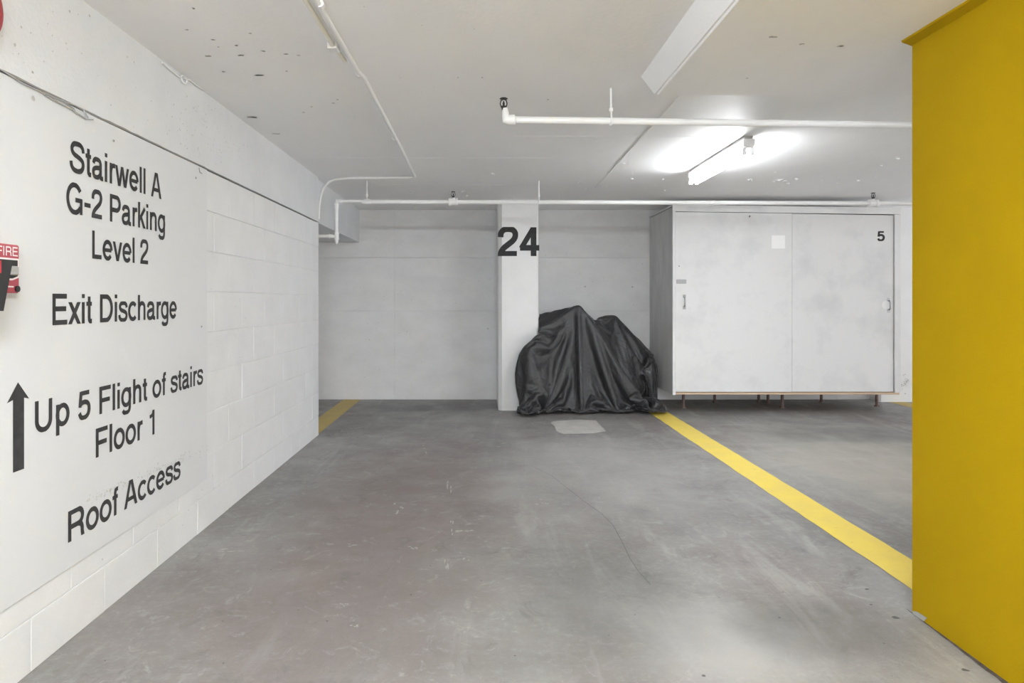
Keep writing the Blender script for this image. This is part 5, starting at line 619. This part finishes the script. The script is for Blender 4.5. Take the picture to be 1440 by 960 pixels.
for px, py, w, h in [(632, 690, 4, 14), (636, 742, 3, 10), (652, 748, 12, 3), (323, 773, 20, 2.2), (495, 766, 8, 2), (580, 770, 8, 2), (655, 786, 4, 3), (628, 795, 3, 12), (484, 850, 5, 2), (560, 716, 6, 8), (763, 705, 8, 4), (705, 625, 8, 2.5), (836, 644, 8, 2), (597, 630, 3, 8), (497, 880, 6, 2)]:
    for k in range(5):
        c = on_floor(px + rnd.uniform(-w, w), py + rnd.uniform(-h, h)); s = (CY - py) / -H
        sc = abs(1 / s) * .45
        blot(c, X * (w * sc * .6), Y * (h * sc * 2.2 * .6), 1, 8, .5, bm)
tag(obj('scuff', bm, plain('chalk', (.46, .45, .43), .9), floor), kind='stuff')
bm = bmesh.new()                                                       # dirt gathered along the yellow wall
N = 40; A = []; B = []
for k in range(N + 1):
    t = k / N; y = 2.50 - t * 1.4; wd = .003 + .06 * t ** 1.3
    A.append(bm.verts.new((1.5395, y, .002))); B.append(bm.verts.new((1.5395 - wd * rnd.uniform(.75, 1.2), y, .002)))
for k in range(N): bm.faces.new((A[k], B[k], B[k + 1], A[k + 1]))
tag(obj('dirt', bm, DIRT, floor), kind='stuff')

# ---- ceiling
ceiling = tag(obj('ceiling', box((-5, -7, ZC), (9, 8.3, ZC + .2)), W_CEIL), kind='structure')
bm = bmesh.new()
lo = [(.79, -7, 2.05), (9, -7, 2.05), (9, 3.14, 2.05), (.79, 3.14, 2.05)]; hi = [(.725, -7, ZC), (9, -7, ZC), (9, 3.15, ZC), (.725, 3.15, ZC)]
lv = [bm.verts.new(p) for p in lo]; hv = [bm.verts.new(p) for p in hi]
bm.faces.new(lv); bm.faces.new(hv)
for k in range(4): bm.faces.new((lv[k], lv[(k + 1) % 4], hv[(k + 1) % 4], hv[k]))
bmesh.ops.recalc_face_normals(bm, faces=bm.faces)
bmesh.ops.bevel(bm, geom=[e for e in bm.edges if all(v.co.z < 2.06 for v in e.verts)], offset=.008, segments=2, affect='EDGES')
tag(obj('drop_panel', bm, W_CEIL, ceiling), 'thickened slab stepping down at the upper right')
for a, b in (((1.03, 6.3), (.985, 3.3)), ((-1.3, 4.95), (-.25, 4.95)), ((-.15, 4.95), (.5, 4.95)), ((.2, 4.3), (1.5, 4.3)), ((-2, 6.1), (.3, 6.1)), ((1.9, 4.05), (2.6, 4.05))):
    a = Vector((*a, ZC)); b = Vector((*b, ZC)); d = (b - a).cross(Z).normalized() * .004
    obj('seam', slabpoly([a - d, b - d, b + d, a + d], (0, 0, -.0035 if a.x > .95 and b.y < 4 and a.y > 6 else -.0010)), W_CEIL, ceiling)
bm = bmesh.new()                                                       # pits where the coat came off
for px, py, w in [(273, 12, 5), (300, 56, 7), (308, 66, 4), (352, 47, 5), (295, 79, 12), (339, 78, 9), (369, 72, 8), (333, 64, 5), (315, 101, 7), (362, 106, 17), (262, 42, 6), (405, 76, 9), (418, 78, 6), (353, 165, 22),
                  (428, 158, 6), (437, 150, 5), (470, 145, 5), (474, 140, 5), (387, 188, 12), (403, 100, 5), (645, 109, 3), (678, 109, 3), (1086, 52, 12), (1182, 65, 10), (1128, 62, 6), (1050, 110, 4), (771, 140, 4), (443, 262, 4)]:
    c = on_ceil(px, py, 2.049 if px > 1000 else 2.1385); s = F / c.y
    for k in range(2):
        blot(c + X * rnd.uniform(-.3, .3) * w / s, X * (w / s * .34), Y * (w / s * .12 + .004), 1, 8, .6, bm)
tag(obj('pit', bm, PITM, ceiling), kind='stuff')
bm = bmesh.new()                                                       # curled flakes of peeling paint
def flake(c, r):
    n = 6; ph = rnd.uniform(0, 6); top = []
    for k in range(n):
        a = ph + 2 * math.pi * k / n; top.append(bm.verts.new(c + Vector((math.cos(a) * r * rnd.uniform(.6, 1.2), math.sin(a) * r * rnd.uniform(.6, 1.3), -rnd.uniform(0, .9) * r))))
    m = bm.verts.new(c + Vector((0, 0, -.1 * r)))
    for k in range(n): bm.faces.new((top[k], top[(k + 1) % n], m))
for px, py, r in [(1055, 251, .014), (1096, 251, .020), (1088, 254, .012), (1104, 253, .014), (934, 251, .010), (815, 255, .014), (825, 264, .012), (651, 268, .013), (659, 271, .010), (656, 274, .010), (689, 266, .008), (693, 243, .009), (1155, 253, .009), (1178, 257, .009), (1208, 253, .009),
                  (1078, 272, .009), (1240, 232, .006), (878, 229, .008), (1262, 222, .008), (889, 250, .008), (578, 270, .009), (1120, 250, .010), (1108, 257, .008), (935, 267, .007)]:
    flake(on_ceil(px, py, 2.137), r * 1.8)
for k in range(34): flake(Vector((rnd.uniform(.9, 3.6), rnd.uniform(5.3, 6.3), 2.138)), rnd.uniform(.003, .008))
tag(obj('paint_flake', bm, plain('flake_white', (.97, .97, .97), .5), ceiling), kind='stuff')

# ---- left wall: concrete beam over painted block
wl = tag(obj('wall_left', box((-1.56, -7, 0), (-1.3645, 5.735, 1.762)), W_BLOCK), kind='structure')
proto = {}
for row in range(9):
    z0 = 0 if row == 0 else .165 + .2 * (row - 1); z1 = .165 + .2 * row - .0035
    if row == 8: z1 = 1.758
    off = .2 if row % 2 else 0.0
    y = 5.735 - (.203 if row % 2 else .406)
    ys = [(y, 5.735)]
    while y > .9: ys.append((y - .406, y - .003)); y -= .406
    for a, b in ys:
        key = (round(b - a, 3), round(z1 - z0, 3))
        if key not in proto:
            m = box((-.075, 0, 0), (0, b - a, z1 - z0), .0015); o = obj('block', m, W_BLOCK, wl); proto[key] = o
        else: o = proto[key].copy(); C.objects.link(o)
        o.location = (-1.36 + rnd.uniform(-.0012, .0008), a, z0)
obj('concrete_beam', box((-2.2, -7, 1.772), (-1.359, 5.735, ZC)), W_BEAM, wl)
obj('concrete_beam', box((-2.2, 5.735, 1.772), (-1.385, YB, ZC), .0), W_BEAM, wl)
bm = bmesh.new(); N = 90; top = []; bot = []                          # open joint between beam and block
for k in range(N + 1):
    y = 1.2 + (5.735 - 1.2) * k / N; w = .0022 + (.0028 if y < 3.4 else 0) + rnd.uniform(-.0012, .0015); c = 1.767 + rnd.uniform(-.0015, .0015)
    top.append(bm.verts.new((-1.3545, y, c + w * .6))); bot.append(bm.verts.new((-1.3545, y, c - w * .6)))
for k in range(N): bm.faces.new((top[k], bot[k], bot[k + 1], top[k + 1]))
tag(obj('joint', bm, JOINTM, wl), 'dark ragged crack between beam and block')
bm = bmesh.new()                                                       # loose ragged tape strands on the crack
for s in ([(0, 97), (30, 116), (62, 131), (85, 141), (105, 148), (118, 155), (124, 166)], [(62, 133), (80, 143), (98, 152), (110, 160), (122, 168)], [(88, 141), (104, 153), (108, 161)], [(118, 155), (121, 168), (131, 168)], [(280, 236), (281, 242), (284, 244)]):
    tube([on_left(px, py, -1.350) for px, py in s], .0022, 6, bm)
tag(obj('frayed_tape', bm, GREYP, wl), kind='stuff')
bm = bmesh.new()                                                       # air pits and specks in the beam
for k in range(170):
    px = rnd.gauss(285, 28) if k < 110 else rnd.uniform(20, 420); py = rnd.gauss(185, 30) if k < 110 else None
    if py is None:
        t = px / 447; py = rnd.uniform(-60 + 320 * t, 90 + 215 * t)
    p = on_left(px, py, -1.3575)
    if 1.79 < p.z < 2.13: blot(p, Y, Z, rnd.uniform(.0015, .0042), 6, .4, bm)
for px, py, r in [(159, 198, .005), (275, 250, .005), (283, 459, .005), (47, 138, .008), (126, 22, .005), (98, 16, .005), (21, 63, .005), (30, 38, .004), (146, 52, .0), (179, 80, .004), (348, 206, .004), (356, 442, .0)]:
    if r: blot(on_left(px, py, -1.352), Y, Z, r, 8, .2, bm)
for px, py in [(337, 423), (380, 352), (297, 406), (331, 432), (345, 447), (335, 464), (367, 460), (380, 452), (337, 502), (318, 560), (337, 600), (342, 649), (299, 669), (300, 686), (285, 688), (265, 717), (257, 738), (144, 786), (265, 255), (337, 420)]:
    blot(on_left(px, py, -1.3575), Y, Z, .0035, 7, .5, bm)
tag(obj('pit', bm, PITM, wl), kind='stuff')

# ---- back wall, poured in panels
wb = tag(obj('wall_back', box((-5, YB + .02, 0), (9, YB + .25, ZC)), W_BACK), kind='structure')
xs = [-5, -3.4, -2.2, -.985, .35, 2.75, 4.0, 5.25, 6.5, 9]; zs = [0, 1.0, 1.6, ZC]
for i in range(len(xs) - 1):
    for j in range(3):
        o = obj('concrete_panel', box((xs[i] + .0006, YB + rnd.uniform(-.001, .001), zs[j] + .0009), (xs[i + 1] - .0006, YB + .03, zs[j + 1] - .0009), .001), W_BACK, wb)
bm = bmesh.new()
for k in range(70):
    blot(Vector((rnd.uniform(-1.4, 1.9), YB - .0025, rnd.uniform(.3, 2.0))), X, Z, rnd.uniform(.002, .005), 6, .4, bm)
for px, py in [(823, 403), (889, 403), (686, 462)]: blot(on_y(px, py, YB - .0026), X, Z, .010, 7, .5, bm)
tag(obj('pit', bm, GREYP, wb), kind='stuff')

tag(obj('wall_left_blocker', box((-3.0, 5.0, 0), (-2.8, YB, ZC)), W_BACK), kind='structure')  # unseen wall, added to keep open-side light out of the left bay

# ---- yellow wall on the right
wr = tag(obj('wall_right', box((1.54, -5, 0), (1.9, 2.47, 2.052)), YELLOW_WALL), kind='structure')
obj('cove_strip', slabpoly([(1.545, 2.475, 2.0505), (1.503, 2.475, 2.0505), (1.507, 2.475, 2.044), (1.545, 2.475, 2.030)], (0, -7.4, 0)), YELLOW_WALL, wr)
def on_right(px, py, x=1.5385):
    s = (px - CX) / x; return Vector((x, F / s, H + (CY - py) / s))
obj('bare_patch', slabpoly([on_right(*p) for p in [(1283.5, 858.5), (1290, 860), (1304, 868.5), (1299, 873.5), (1284, 864)]], (-.0012, 0, 0)), GREYM, wr)

# ---- columns
def column(x0, x1, y0, y1, lab, ch):
    bm = bmesh.new()
    p = [(x0, y1), (x0, y0 + ch), (x0 + ch, y0), (x1 - ch * .45, y0), (x1, y0 + ch * .45), (x1, y1)]
    slabpoly([(a, b, 0) for a, b in p], (0, 0, ZC), bm)
    o = obj('column', bm, W_COL); tag(o, lab, 'column', kind='structure'); return o
col1 = column(.165, .572, 7.0, YB - .004, 'white concrete column with the large black number 24', .036)
col2 = column(4.375, 4.80, 7.60, YB - .004, 'white concrete column behind the right end of the cabinet', .02)
tag(obj('numeral', text('24', .385, .292, lambda u, v: (.180 + u, 6.9975, 1.568 + v), 1.42, Vector((0, -1, 0))), BLACKP, col1), 'black painted number 24')
bm = bmesh.new()
for k in range(26): blot(on_y(1274 + rnd.gauss(0, 2.5), 537 + rnd.gauss(0, 5), 7.597), X, Z, rnd.uniform(.003, .007), 6, .4, bm)
tag(obj('pit', bm, GREYP, col2), kind='stuff')

# ================================================================ THINGS
# ---- stairwell sign on the left wall
sign = empty('sign_panel', (-1.36, 2.6, .235)); tag(sign, 'large smooth white stairwell sign on the left block wall, lettered in black', 'sign')
def child(o, parent):
    o.parent = parent; o.matrix_parent_inverse = Matrix.Translation(-Vector(parent.location)); return o
child(obj('board', box((-1.3575, .6, .24), (-1.3555, 3.40, 1.762), .001), W_SIGN), sign)
lines = [('Stairwell A', 2.27, 2.905, 1.546, .103), ('G-2 Parking', 2.25, 2.945, 1.407, .101), ('Level 2', 2.395, 2.795, 1.265, .098),
         ('Exit Discharge', 2.173, 3.054, 1.041, .100), ('Up 5 Flight of stairs', 2.087, 3.34, .716, .097), ('Floor 1', 2.417, 2.868, .567, .102), ('Roof Access', 2.255, 3.09, .326, .102)]
for s, y0, y1, z, cap in lines:
    sx = (y1 - y0) / (sum(GL[c][0] for c in s) - 120); u = -60 * sx
    for wd in s.split(' '):
        ww = sum(GL[c][0] for c in wd) * sx
        o = obj('lettering', text(wd, ww - 120 * sx, cap, lambda p, v, y0=y0 + u + 60 * sx, z=z: (-1.3545, y0 + p, z + v), 1.16), BLACKP)
        child(tag(o, 'black lettering reading ' + wd), sign)
        u += ww + 278 * sx
ar = [(2.013, .881), (1.966, .826), (1.9915, .832), (1.9915, .622), (2.040, .622), (2.040, .832), (2.063, .826)]
bm = poly([(-1.3545, a, b) for a, b in ar[::-1]])
child(tag(obj('arrow', bm, BLACKP), 'black arrow pointing up'), sign)
bm = bmesh.new()
for k in range(150):
    t = rnd.random(); px = 123 + 170 * t; py = 703 - 73 * t
    blot(on_left(px, py + rnd.gauss(0, 3), -1.3549), Y, Z * .7, rnd.uniform(.002, .006), 6, .5, bm)
child(tag(obj('smudge', bm, plain('smudge_grey', (.56, .56, .56), .8)), kind='stuff'), sign)
for px, py in [(275, 250), (283, 459), (159, 198)]:
    c = on_left(px, py, -1.3555); child(obj('screw', tube([c, c + X * .003], .0045, 10), DARKP), sign)

# ---- alarm bell, pull station, black guard at the left frame edge
bell = empty('alarm_bell', (-1.36, 1.794, 1.90)); tag(bell, 'round red alarm bell high on the left wall above the lettering', 'bell')
child(obj('gong', tube([(-1.335, 1.794, 1.90), (-1.327, 1.794, 1.90), (-1.312, 1.794, 1.90), (-1.303, 1.794, 1.90), (-1.300, 1.794, 1.90)], [.100, .102, .097, .075, .012], 40), RED, smooth=True), bell)
child(obj('back_box', box((-1.36, 1.744, 1.85), (-1.335, 1.844, 1.95), .004), DARKM), bell)
ps = empty('fire_alarm_pull_station', (-1.36, 1.92, 1.14)); tag(ps, 'red fire alarm pull station on the wall beside Exit Discharge', 'alarm')
xf = -1.322
child(obj('housing', box((-1.36, 1.868, 1.140), (xf, 1.972, 1.277), .004), REDP), ps)
def ply(pts, x): return slabpoly([(x, a, b) for a, b in pts], (.0012, 0, 0))
child(tag(obj('lettering', text('FIRE', .082, .026, lambda u, v: (xf + .0015, 1.878 + u, 1.244 + v), 1.0), WHITE_INK), 'white lettering reading FIRE'), ps)
child(obj('window_frame', ply([(1.876, 1.238), (1.966, 1.238), (1.966, 1.184), (1.940, 1.176), (1.900, 1.176), (1.876, 1.184)], xf), WHITE_INK), ps)
child(obj('recess', ply([(1.881, 1.233), (1.960, 1.233), (1.960, 1.188), (1.938, 1.181), (1.902, 1.181), (1.881, 1.188)], xf + .0012), DARKM), ps)
child(obj('handle', box((xf + .002, 1.890, 1.190), (xf + .012, 1.953, 1.216), .003), GREYM), ps)
child(obj('stripe', ply([(1.884, 1.160), (1.945, 1.160), (1.945, 1.156), (1.884, 1.156)], xf), WHITE_INK), ps)
child(obj('lock', tube([(xf, 1.959, 1.152), (xf + .005, 1.959, 1.152)], .009, 16), DARKM), ps)
gd = empty('alarm_guard', (-1.36, 1.75, 1.09)); tag(gd, 'black tapered guard jutting from the wall before the red pull station', 'guard')
child(obj('shell', slabpoly([(-1.25, 1.838, 1.226), (-1.25, 1.60, 1.226), (-1.25, 1.60, 1.092), (-1.25, 1.802, 1.092)], (-.105, 0, 0)), DARKM), gd)
child(tag(obj('lens', box((-1.25, 1.62, 1.190), (-1.246, 1.789, 1.223), .001), RED), 'red lens'), gd)

# ---- wire loop in the corner of beam and ceiling
cb = empty('cable', (-1.355, 3.2, 2.12)); tag(cb, 'white painted cable with a small loop where left beam meets ceiling', 'cable')
pth = [on_left(px, py, -1.352) for px, py in [(228, 88), (240, 98), (251, 107)]]
c0 = on_left(259, 112, -1.349); loop = [c0 + Y * .030 * math.cos(a) + Z * .016 * math.sin(a) for a in [math.pi + k * math.pi / 8 for k in range(17)]]
child(obj('wire', tube(pth + loop + [on_left(px, py, -1.352) for px, py in [(266, 112), (276, 120), (287, 127)]], .004, 8), W_PIPE, smooth=True), cb)

# ---- sprinkler pipes
def head(x, y, z, parent):
    """upright sprinkler: base, two frame arms, deflector, bulb"""
    h = obj('sprinkler_head', tube([(x, y, z), (x, y, z + .012), (x, y, z + .012), (x, y, z + .018)], [.010, .010, .014, .014], 12), BRONZE)
    bm = bmesh.new()
    for s in (-1, 1): tube([(x + s * .013, y, z + .016), (x + s * .016, y, z + .030), (x + s * .013, y, z + .044), (x, y, z + .054)], .0028, 8, bm)
    f = obj('frame_arm', bm, BRONZE); b = obj('bulb', tube([(x, y, z + .018), (x, y, z + .028), (x, y, z + .042)], [.003, .006, .003], 8), DARKM)
    d = obj('deflector', tube([(x, y, z + .053), (x, y, z + .056)], [.020, .017], 14), BRONZE)
    child(h, parent)
    for q in (f, b, d): q.parent = h
    return h
def coupling(p, d, parent, r=.026, l=.05):
    p = Vector(p); d = Vector(d); L = l / 2
    child(obj('tee_fitting', tube([p - d * L, p - d * L * .55, p - d * L * .5, p + d * L * .5, p + d * L * .55, p + d * L], [r, r, r * .86, r * .86, r, r], 16), W_PIPE, smooth=True), parent)
def hanger(x, y, z, parent):
    child(obj('hanger', tube([(x, y, ZC), (x, y, z + .05)], .005, 8, tube([(x, y, z + .062), (x, y, z + .044)], .010, 8)), W_PIPE), parent)
    child(obj('hanger_ring', tube([(x, y + .021 * math.cos(a), z + .021 * math.sin(a) + (.024 if abs(a - math.pi / 2) < .1 else 0)) for a in [math.pi / 2 + 2 * math.pi * k / 16 for k in range(17)]], .0045, 6), W_PIPE), parent)
zp = 1.962; yp = 5.9
bp = empty('sprinkler_pipe', (1.5, yp, zp)); tag(bp, 'long white sprinkler pipe running in front of column and cabinet, with riser at left', 'pipe')
zr = lambda x: zp - .003 * (x + 1)
child(tag(obj('pipe_run', tube([(-.985, yp, zr(-.985)), (5.2, yp, zr(5.2))], .0185, 18), W_PIPE, smooth=True), 'thicker white run'), bp)
child(obj('reducer', tube([(-1.03, yp, zr(-1)), (-.985, yp, zr(-1)), (-.955, yp, zr(-1))], [.016, .024, .024], 16), W_PIPE, smooth=True), bp)
child(obj('riser', tube([(-1.0, yp, zp + .006), (-1.215, yp, zp + .006)] + [(-1.215 - .03 * math.sin(a), yp, zp - .024 + .03 * math.cos(a)) for a in [.3, .7, 1.1, 1.57]] + [(-1.245, yp, 1.62)], [.012, .012, .013, .013, .013, .0155, .0155], 14), W_PIPE, smooth=True), bp)
coupling((-1.225, yp, zp + .004), (1, 0, 0), bp, .021, .05)
coupling((-1.245, yp, 1.925), (0, 0, 1), bp, .021, .04)
coupling((-1.245, yp, 1.668), (0, 0, 1), bp, .023, .06)
child(obj('branch', tube([(-1.245, yp, 1.667), (-1.9, yp, 1.667)], .0155, 14), W_PIPE, smooth=True), bp)
coupling((-1.295, yp, 1.667), (1, 0, 0), bp, .022, .03)
child(obj('drain_plug', tube([(-1.245, yp, 1.64), (-1.245, yp, 1.615), (-1.245, yp, 1.600)], [.018, .014, .006], 10), W_PIPE, smooth=True), bp)
for x in (-.985, .485): hanger(x, yp, zr(x), bp)
for x in (-.247, 3.345):
    coupling((x, yp, zr(x)), (1, 0, 0), bp, .034, .078)
    child(obj('outlet', tube([(x, yp, zr(x)), (x, yp, zr(x) + .036)], .017, 12), W_PIPE, smooth=True), bp)
    head(x, yp, zr(x) + .034, bp)
coupling((1.97, yp, zr(2)), (1, 0, 0), bp, .022, .04)
np_ = empty('sprinkler_pipe', (1.3, 3.35, 1.982)); tag(np_, 'nearer white sprinkler pipe hung across the ceiling above the light fixture', 'pipe')
q0 = Vector((.125, 3.30, 1.983)); q1 = Vector((3.2, 3.425, 1.975)); dn = (q1 - q0).normalized()
child(obj('pipe_run', tube([q0, q1], .0170, 18), W_PIPE, smooth=True), np_)
child(obj('end_elbow', tube([q0 + dn * .035, q0 + dn * .03, q0, q0 - dn * .012, q0 - dn * .012 + Z * .02, q0 - dn * .016 + Z * .055], [.019, .025, .025, .022, .019, .013], 16), W_PIPE, smooth=True), np_)
head(q0.x - .022, q0.y, 2.030, np_)
hanger(.62, 3.32, 1.982, np_)

# ---- conduits on the ceiling
cd = empty('conduit', (-.55, 4, 2.128)); tag(cd, 'thin white conduit crossing the ceiling then bending down the left beam', 'conduit')
zc = 2.1265
path = [(-.565, -2, zc), (-.557, 2.2, zc), (-.548, 3.04, zc), (-.535, 3.12, zc), (-.537, 4.5, zc), (-.548, 5.60, zc), (-.565, 5.645, zc), (-.60, 5.66, zc), (-1.1, 5.69, zc), (-1.20, 5.71, zc - .003), (-1.27, 5.74, zc - .02), (-1.325, 5.765, zc - .065), (-1.352, 5.78, zc - .13), (-1.368, 5.79, zc - .22), (-1.371, 5.79, 1.80)]
child(obj('tubing', tube(path, .0105, 10), W_PIPE, smooth=True), cd)
for y in (2.35, 3.08, 4.3): child(obj('clamp', tube([(-.550, y - .012, zc), (-.550, y + .012, zc)], .0130, 10), W_PIPE), cd)
c2 = empty('conduit', (-.585, 1, 2.12)); tag(c2, 'short second conduit beside the long one at the top of the frame', 'conduit')
child(obj('tubing', tube([(-.600, -2, zc), (-.595, 2.0, zc), (-.590, 2.75, zc), (-.578, 2.90, zc)], .009, 10), plain('cream_paint', (.80, .78, .70), .5), smooth=True), c2)
child(obj('clamp', box((-.612, 2.72, zc - .012), (-.572, 2.78, ZC - .001), .003), W_PIPE), c2)

# ---- fluorescent lights
def light_fixture(x, y0, y1, lab, mat=None, zo=0.0, group=None):
    t = empty('fluorescent_light', (x, (y0 + y1) / 2, ZC - zo)); tag(t, lab, 'light', group)
    zt = ZC - zo
    child(obj('mounting_plate', box((x - .026, y0 + .01, zt - .018), (x + .026, y1 - .01, zt), .002), GREYM), t)
    child(obj('housing', slabpoly([(x - .036, y0, zt - .020), (x - .036, y0, zt - .050), (x - .022, y0, zt - .078), (x + .022, y0, zt - .078), (x + .036, y0, zt - .050), (x + .036, y0, zt - .020)], (0, y1 - y0, 0)), W_PIPE), t)
    for s in (-.024, .024):
        child(obj('tube', tube([(x + s, y0 + .03, zt - .100), (x + s, y1 - .03, zt - .100)], .0127, 14), mat or TUBEM, smooth=True), t)
        for yy in (y0 + .008, y1 - .030):
            child(obj('lamp_holder', box((x + s - .010, yy, zt - .116), (x + s + .010, yy + .022, zt - .070), .002), W_PIPE), t)
    return t
light_fixture(1.655, 4.27, 5.42, 'lit twin-tube fluorescent light on the ceiling between the two sprinkler pipes', TUBE_DIM)
for x, y, lab in ((.15, -.05, 'lit twin-tube fluorescent light set crosswise right above the viewpoint'), (.08, -2.0, 'added twin-tube fill light set crosswise farther behind the viewpoint, unseen')):  # the farther fixture is unseen, added to brighten the room
    t = light_fixture(x, y - .575, y + .575, lab); t.rotation_euler.z = math.pi / 2

# ---- storage cabinet
yc = 6.83; xl, xr = 1.887, 4.145; zb, zt = .185, 2.05
cab = empty('storage_cabinet', ((xl + xr) / 2, 7.25, 0)); tag(cab, 'wide white wooden storage cabinet on short legs, two sliding doors, marked 5', 'cabinet')
def cpart(name, a, b, mat=W_WOOD, bev=.002): return child(obj(name, box(a, b, bev), mat), cab)
cpart('side_panel', (xl, yc + .02, zb), (xl + .018, YB - .012, zt - .005), W_WOOD_SHADE)
cpart('side_panel', (xr - .018, yc + .02, zb), (xr, YB - .012, zt - .03), W_WOOD)
child(obj('top_panel', slabpoly([(xl - .003, yc - .005, zt), (xr + .003, yc - .005, zt - .032), (xr + .003, YB - .01, zt - .032), (xl - .003, YB - .01, zt)], (0, 0, .016)), W_WOOD), cab)
cpart('back_panel', (xl + .018, YB - .03, zb + .02), (xr - .018, YB - .014, zt - .04))
tag(cpart('bottom_panel', (xl + .02, yc + .004, zb), (xr - .01, YB - .03, zb + .022), PLY), 'bare plywood bottom edge')
child(obj('front_rail', slabpoly([(xl, yc, zt), (xr, yc, zt - .032), (xr, yc, zt - .080), (xl, yc, zt - .050)], (0, .02, 0)), W_WOOD), cab)
child(obj('front_stile', box((xl, yc, zb - .005), (xl + .028, yc + .02, zt - .051), .002), W_WOOD), cab)
child(obj('front_stile', box((4.085, yc, zb + .02), (xr, yc + .02, zt - .082), .002), W_WOOD), cab)
def door(x0, x1, y, zt0, zt1, mat):
    d = child(obj('sliding_door', slabpoly([(x0, y, zb + .028), (x1, y, zb + .028), (x1, y, zt1), (x0, y, zt0)], (0, .018, 0)), mat), cab)
    return d
xm = 3.07
d1 = door(xl + .030, xm, yc + .004, zt - .056, zt - .070, W_WOOD)
d2 = door(xm + .007, 4.080, yc + .013, zt - .072, zt - .088, W_WOOD)
def dchild(o, d): o.parent = d; o.matrix_parent_inverse = Matrix.Identity(4); return o
def pull(d, x, z, y, big=False):
    h = dchild(obj('handle', tube([(x, y, z + .045), (x, y - .018, z + .042), (x, y - .026, z + .025), (x, y - .026, z - .025), (x, y - .018, z - .042), (x, y, z - .045)], .006, 8), METAL, smooth=True), d)
    for zz in (z + .044, z - .072): dchild(obj('plate', box((x - .014, y - .004, zz), (x + .014, y, zz + .028), .002), METAL), d)
    if big: dchild(tag(obj('escutcheon', tube([(x - .028, y, z), (x - .028, y - .003, z)], .045, 24), W_PIPE), 'round white plate behind the handle'), d)
pull(d1, 2.003, 1.103, yc + .004); pull(d2, 4.033, 1.070, yc + .013, True)
dchild(tag(obj('numeral', text('5', .062, .098, lambda u, v: (3.925 + u, yc + .0115, 1.708 + v), 1.45, Vector((0, -1, 0))), BLACKP), 'black number 5'), d2)
dchild(tag(obj('paper_label', box((2.868, yc + .0025, 1.632), (3.0, yc + .004, 1.762), 0), plain('pale_label', (.90, .90, .90), .5)), 'blank pale rectangle'), d1)
bm = bmesh.new()
for px, py in [(949, 373.5), (955, 374)]: blot(on_y(px, py, yc + .0032), X, Z, .006, 8, .2, bm)
blot(on_y(1054, 304.5, yc + .0032), X, Z, .010, 7, .4, bm)
dchild(tag(obj('screw_hole', bm, DARKP), kind='stuff'), d1)
hp = dchild(obj('latch_plate', box((1.925, yc - .001, 1.285), (2.022, yc + .004, 1.325), .001), METAL), d1)
for px, py in [(961, 573.5), (1100, 573), (1233, 571)]:
    p = on_floor(px, py, 0)
    child(obj('leg', tube([(p.x, p.y, 0), (p.x, p.y, .012), (p.x, p.y, .013), (p.x, p.y, zb)], [.026, .026, .015, .015], 12), RUST), cab)
for px, py in [(1005, 565.4), (1155, 565), (1067, 565), (1080, 566)]:
    p = on_floor(px, py, 0)
    child(obj('leg', tube([(p.x, p.y, 0), (p.x, p.y, .012), (p.x, p.y, .013), (p.x, p.y, zb)], [.026, .026, .015, .015], 12), RUST), cab)

# ---- black cover draped over what is parked between column and cabinet
idx = {}; vs = []; k = 0
for j, (i0, cnt) in enumerate(CLOTH_ROWS):                      # the sheet's rows of grid points
    x = y = z = 0
    for i in range(i0, i0 + cnt):
        x += CLOTH_X[k]; y += CLOTH_Y[k]; z += CLOTH_Z[k]; idx[i, j] = k; k += 1
        vs.append((x / 2000, y / 2000 + 7, z / 2000))
fs = [(a, idx[i + 1, j], idx[i + 1, j + 1], idx[i, j + 1]) for (i, j), a in idx.items() if (i + 1, j) in idx and (i + 1, j + 1) in idx and (i, j + 1) in idx]
me = bpy.data.meshes.new('parking_cover'); me.from_pydata([(x - 1.1, y - 7.1, z) for x, y, z in vs], [], fs); me.materials.append(COVER)
for p in me.polygons: p.use_smooth = True
cover = bpy.data.objects.new('draped_cover', me); C.objects.link(cover); cover.location = (1.1, 7.1, 0)
tag(cover, 'black fabric cover draped in folds over a two-humped shape between column and cabinet', 'cover')
sm = cover.modifiers.new('smooth', 'SUBSURF'); sm.levels = 1; sm.render_levels = 2
sd = cover.modifiers.new('thickness', 'SOLIDIFY'); sd.thickness = .003; sd.offset = 0
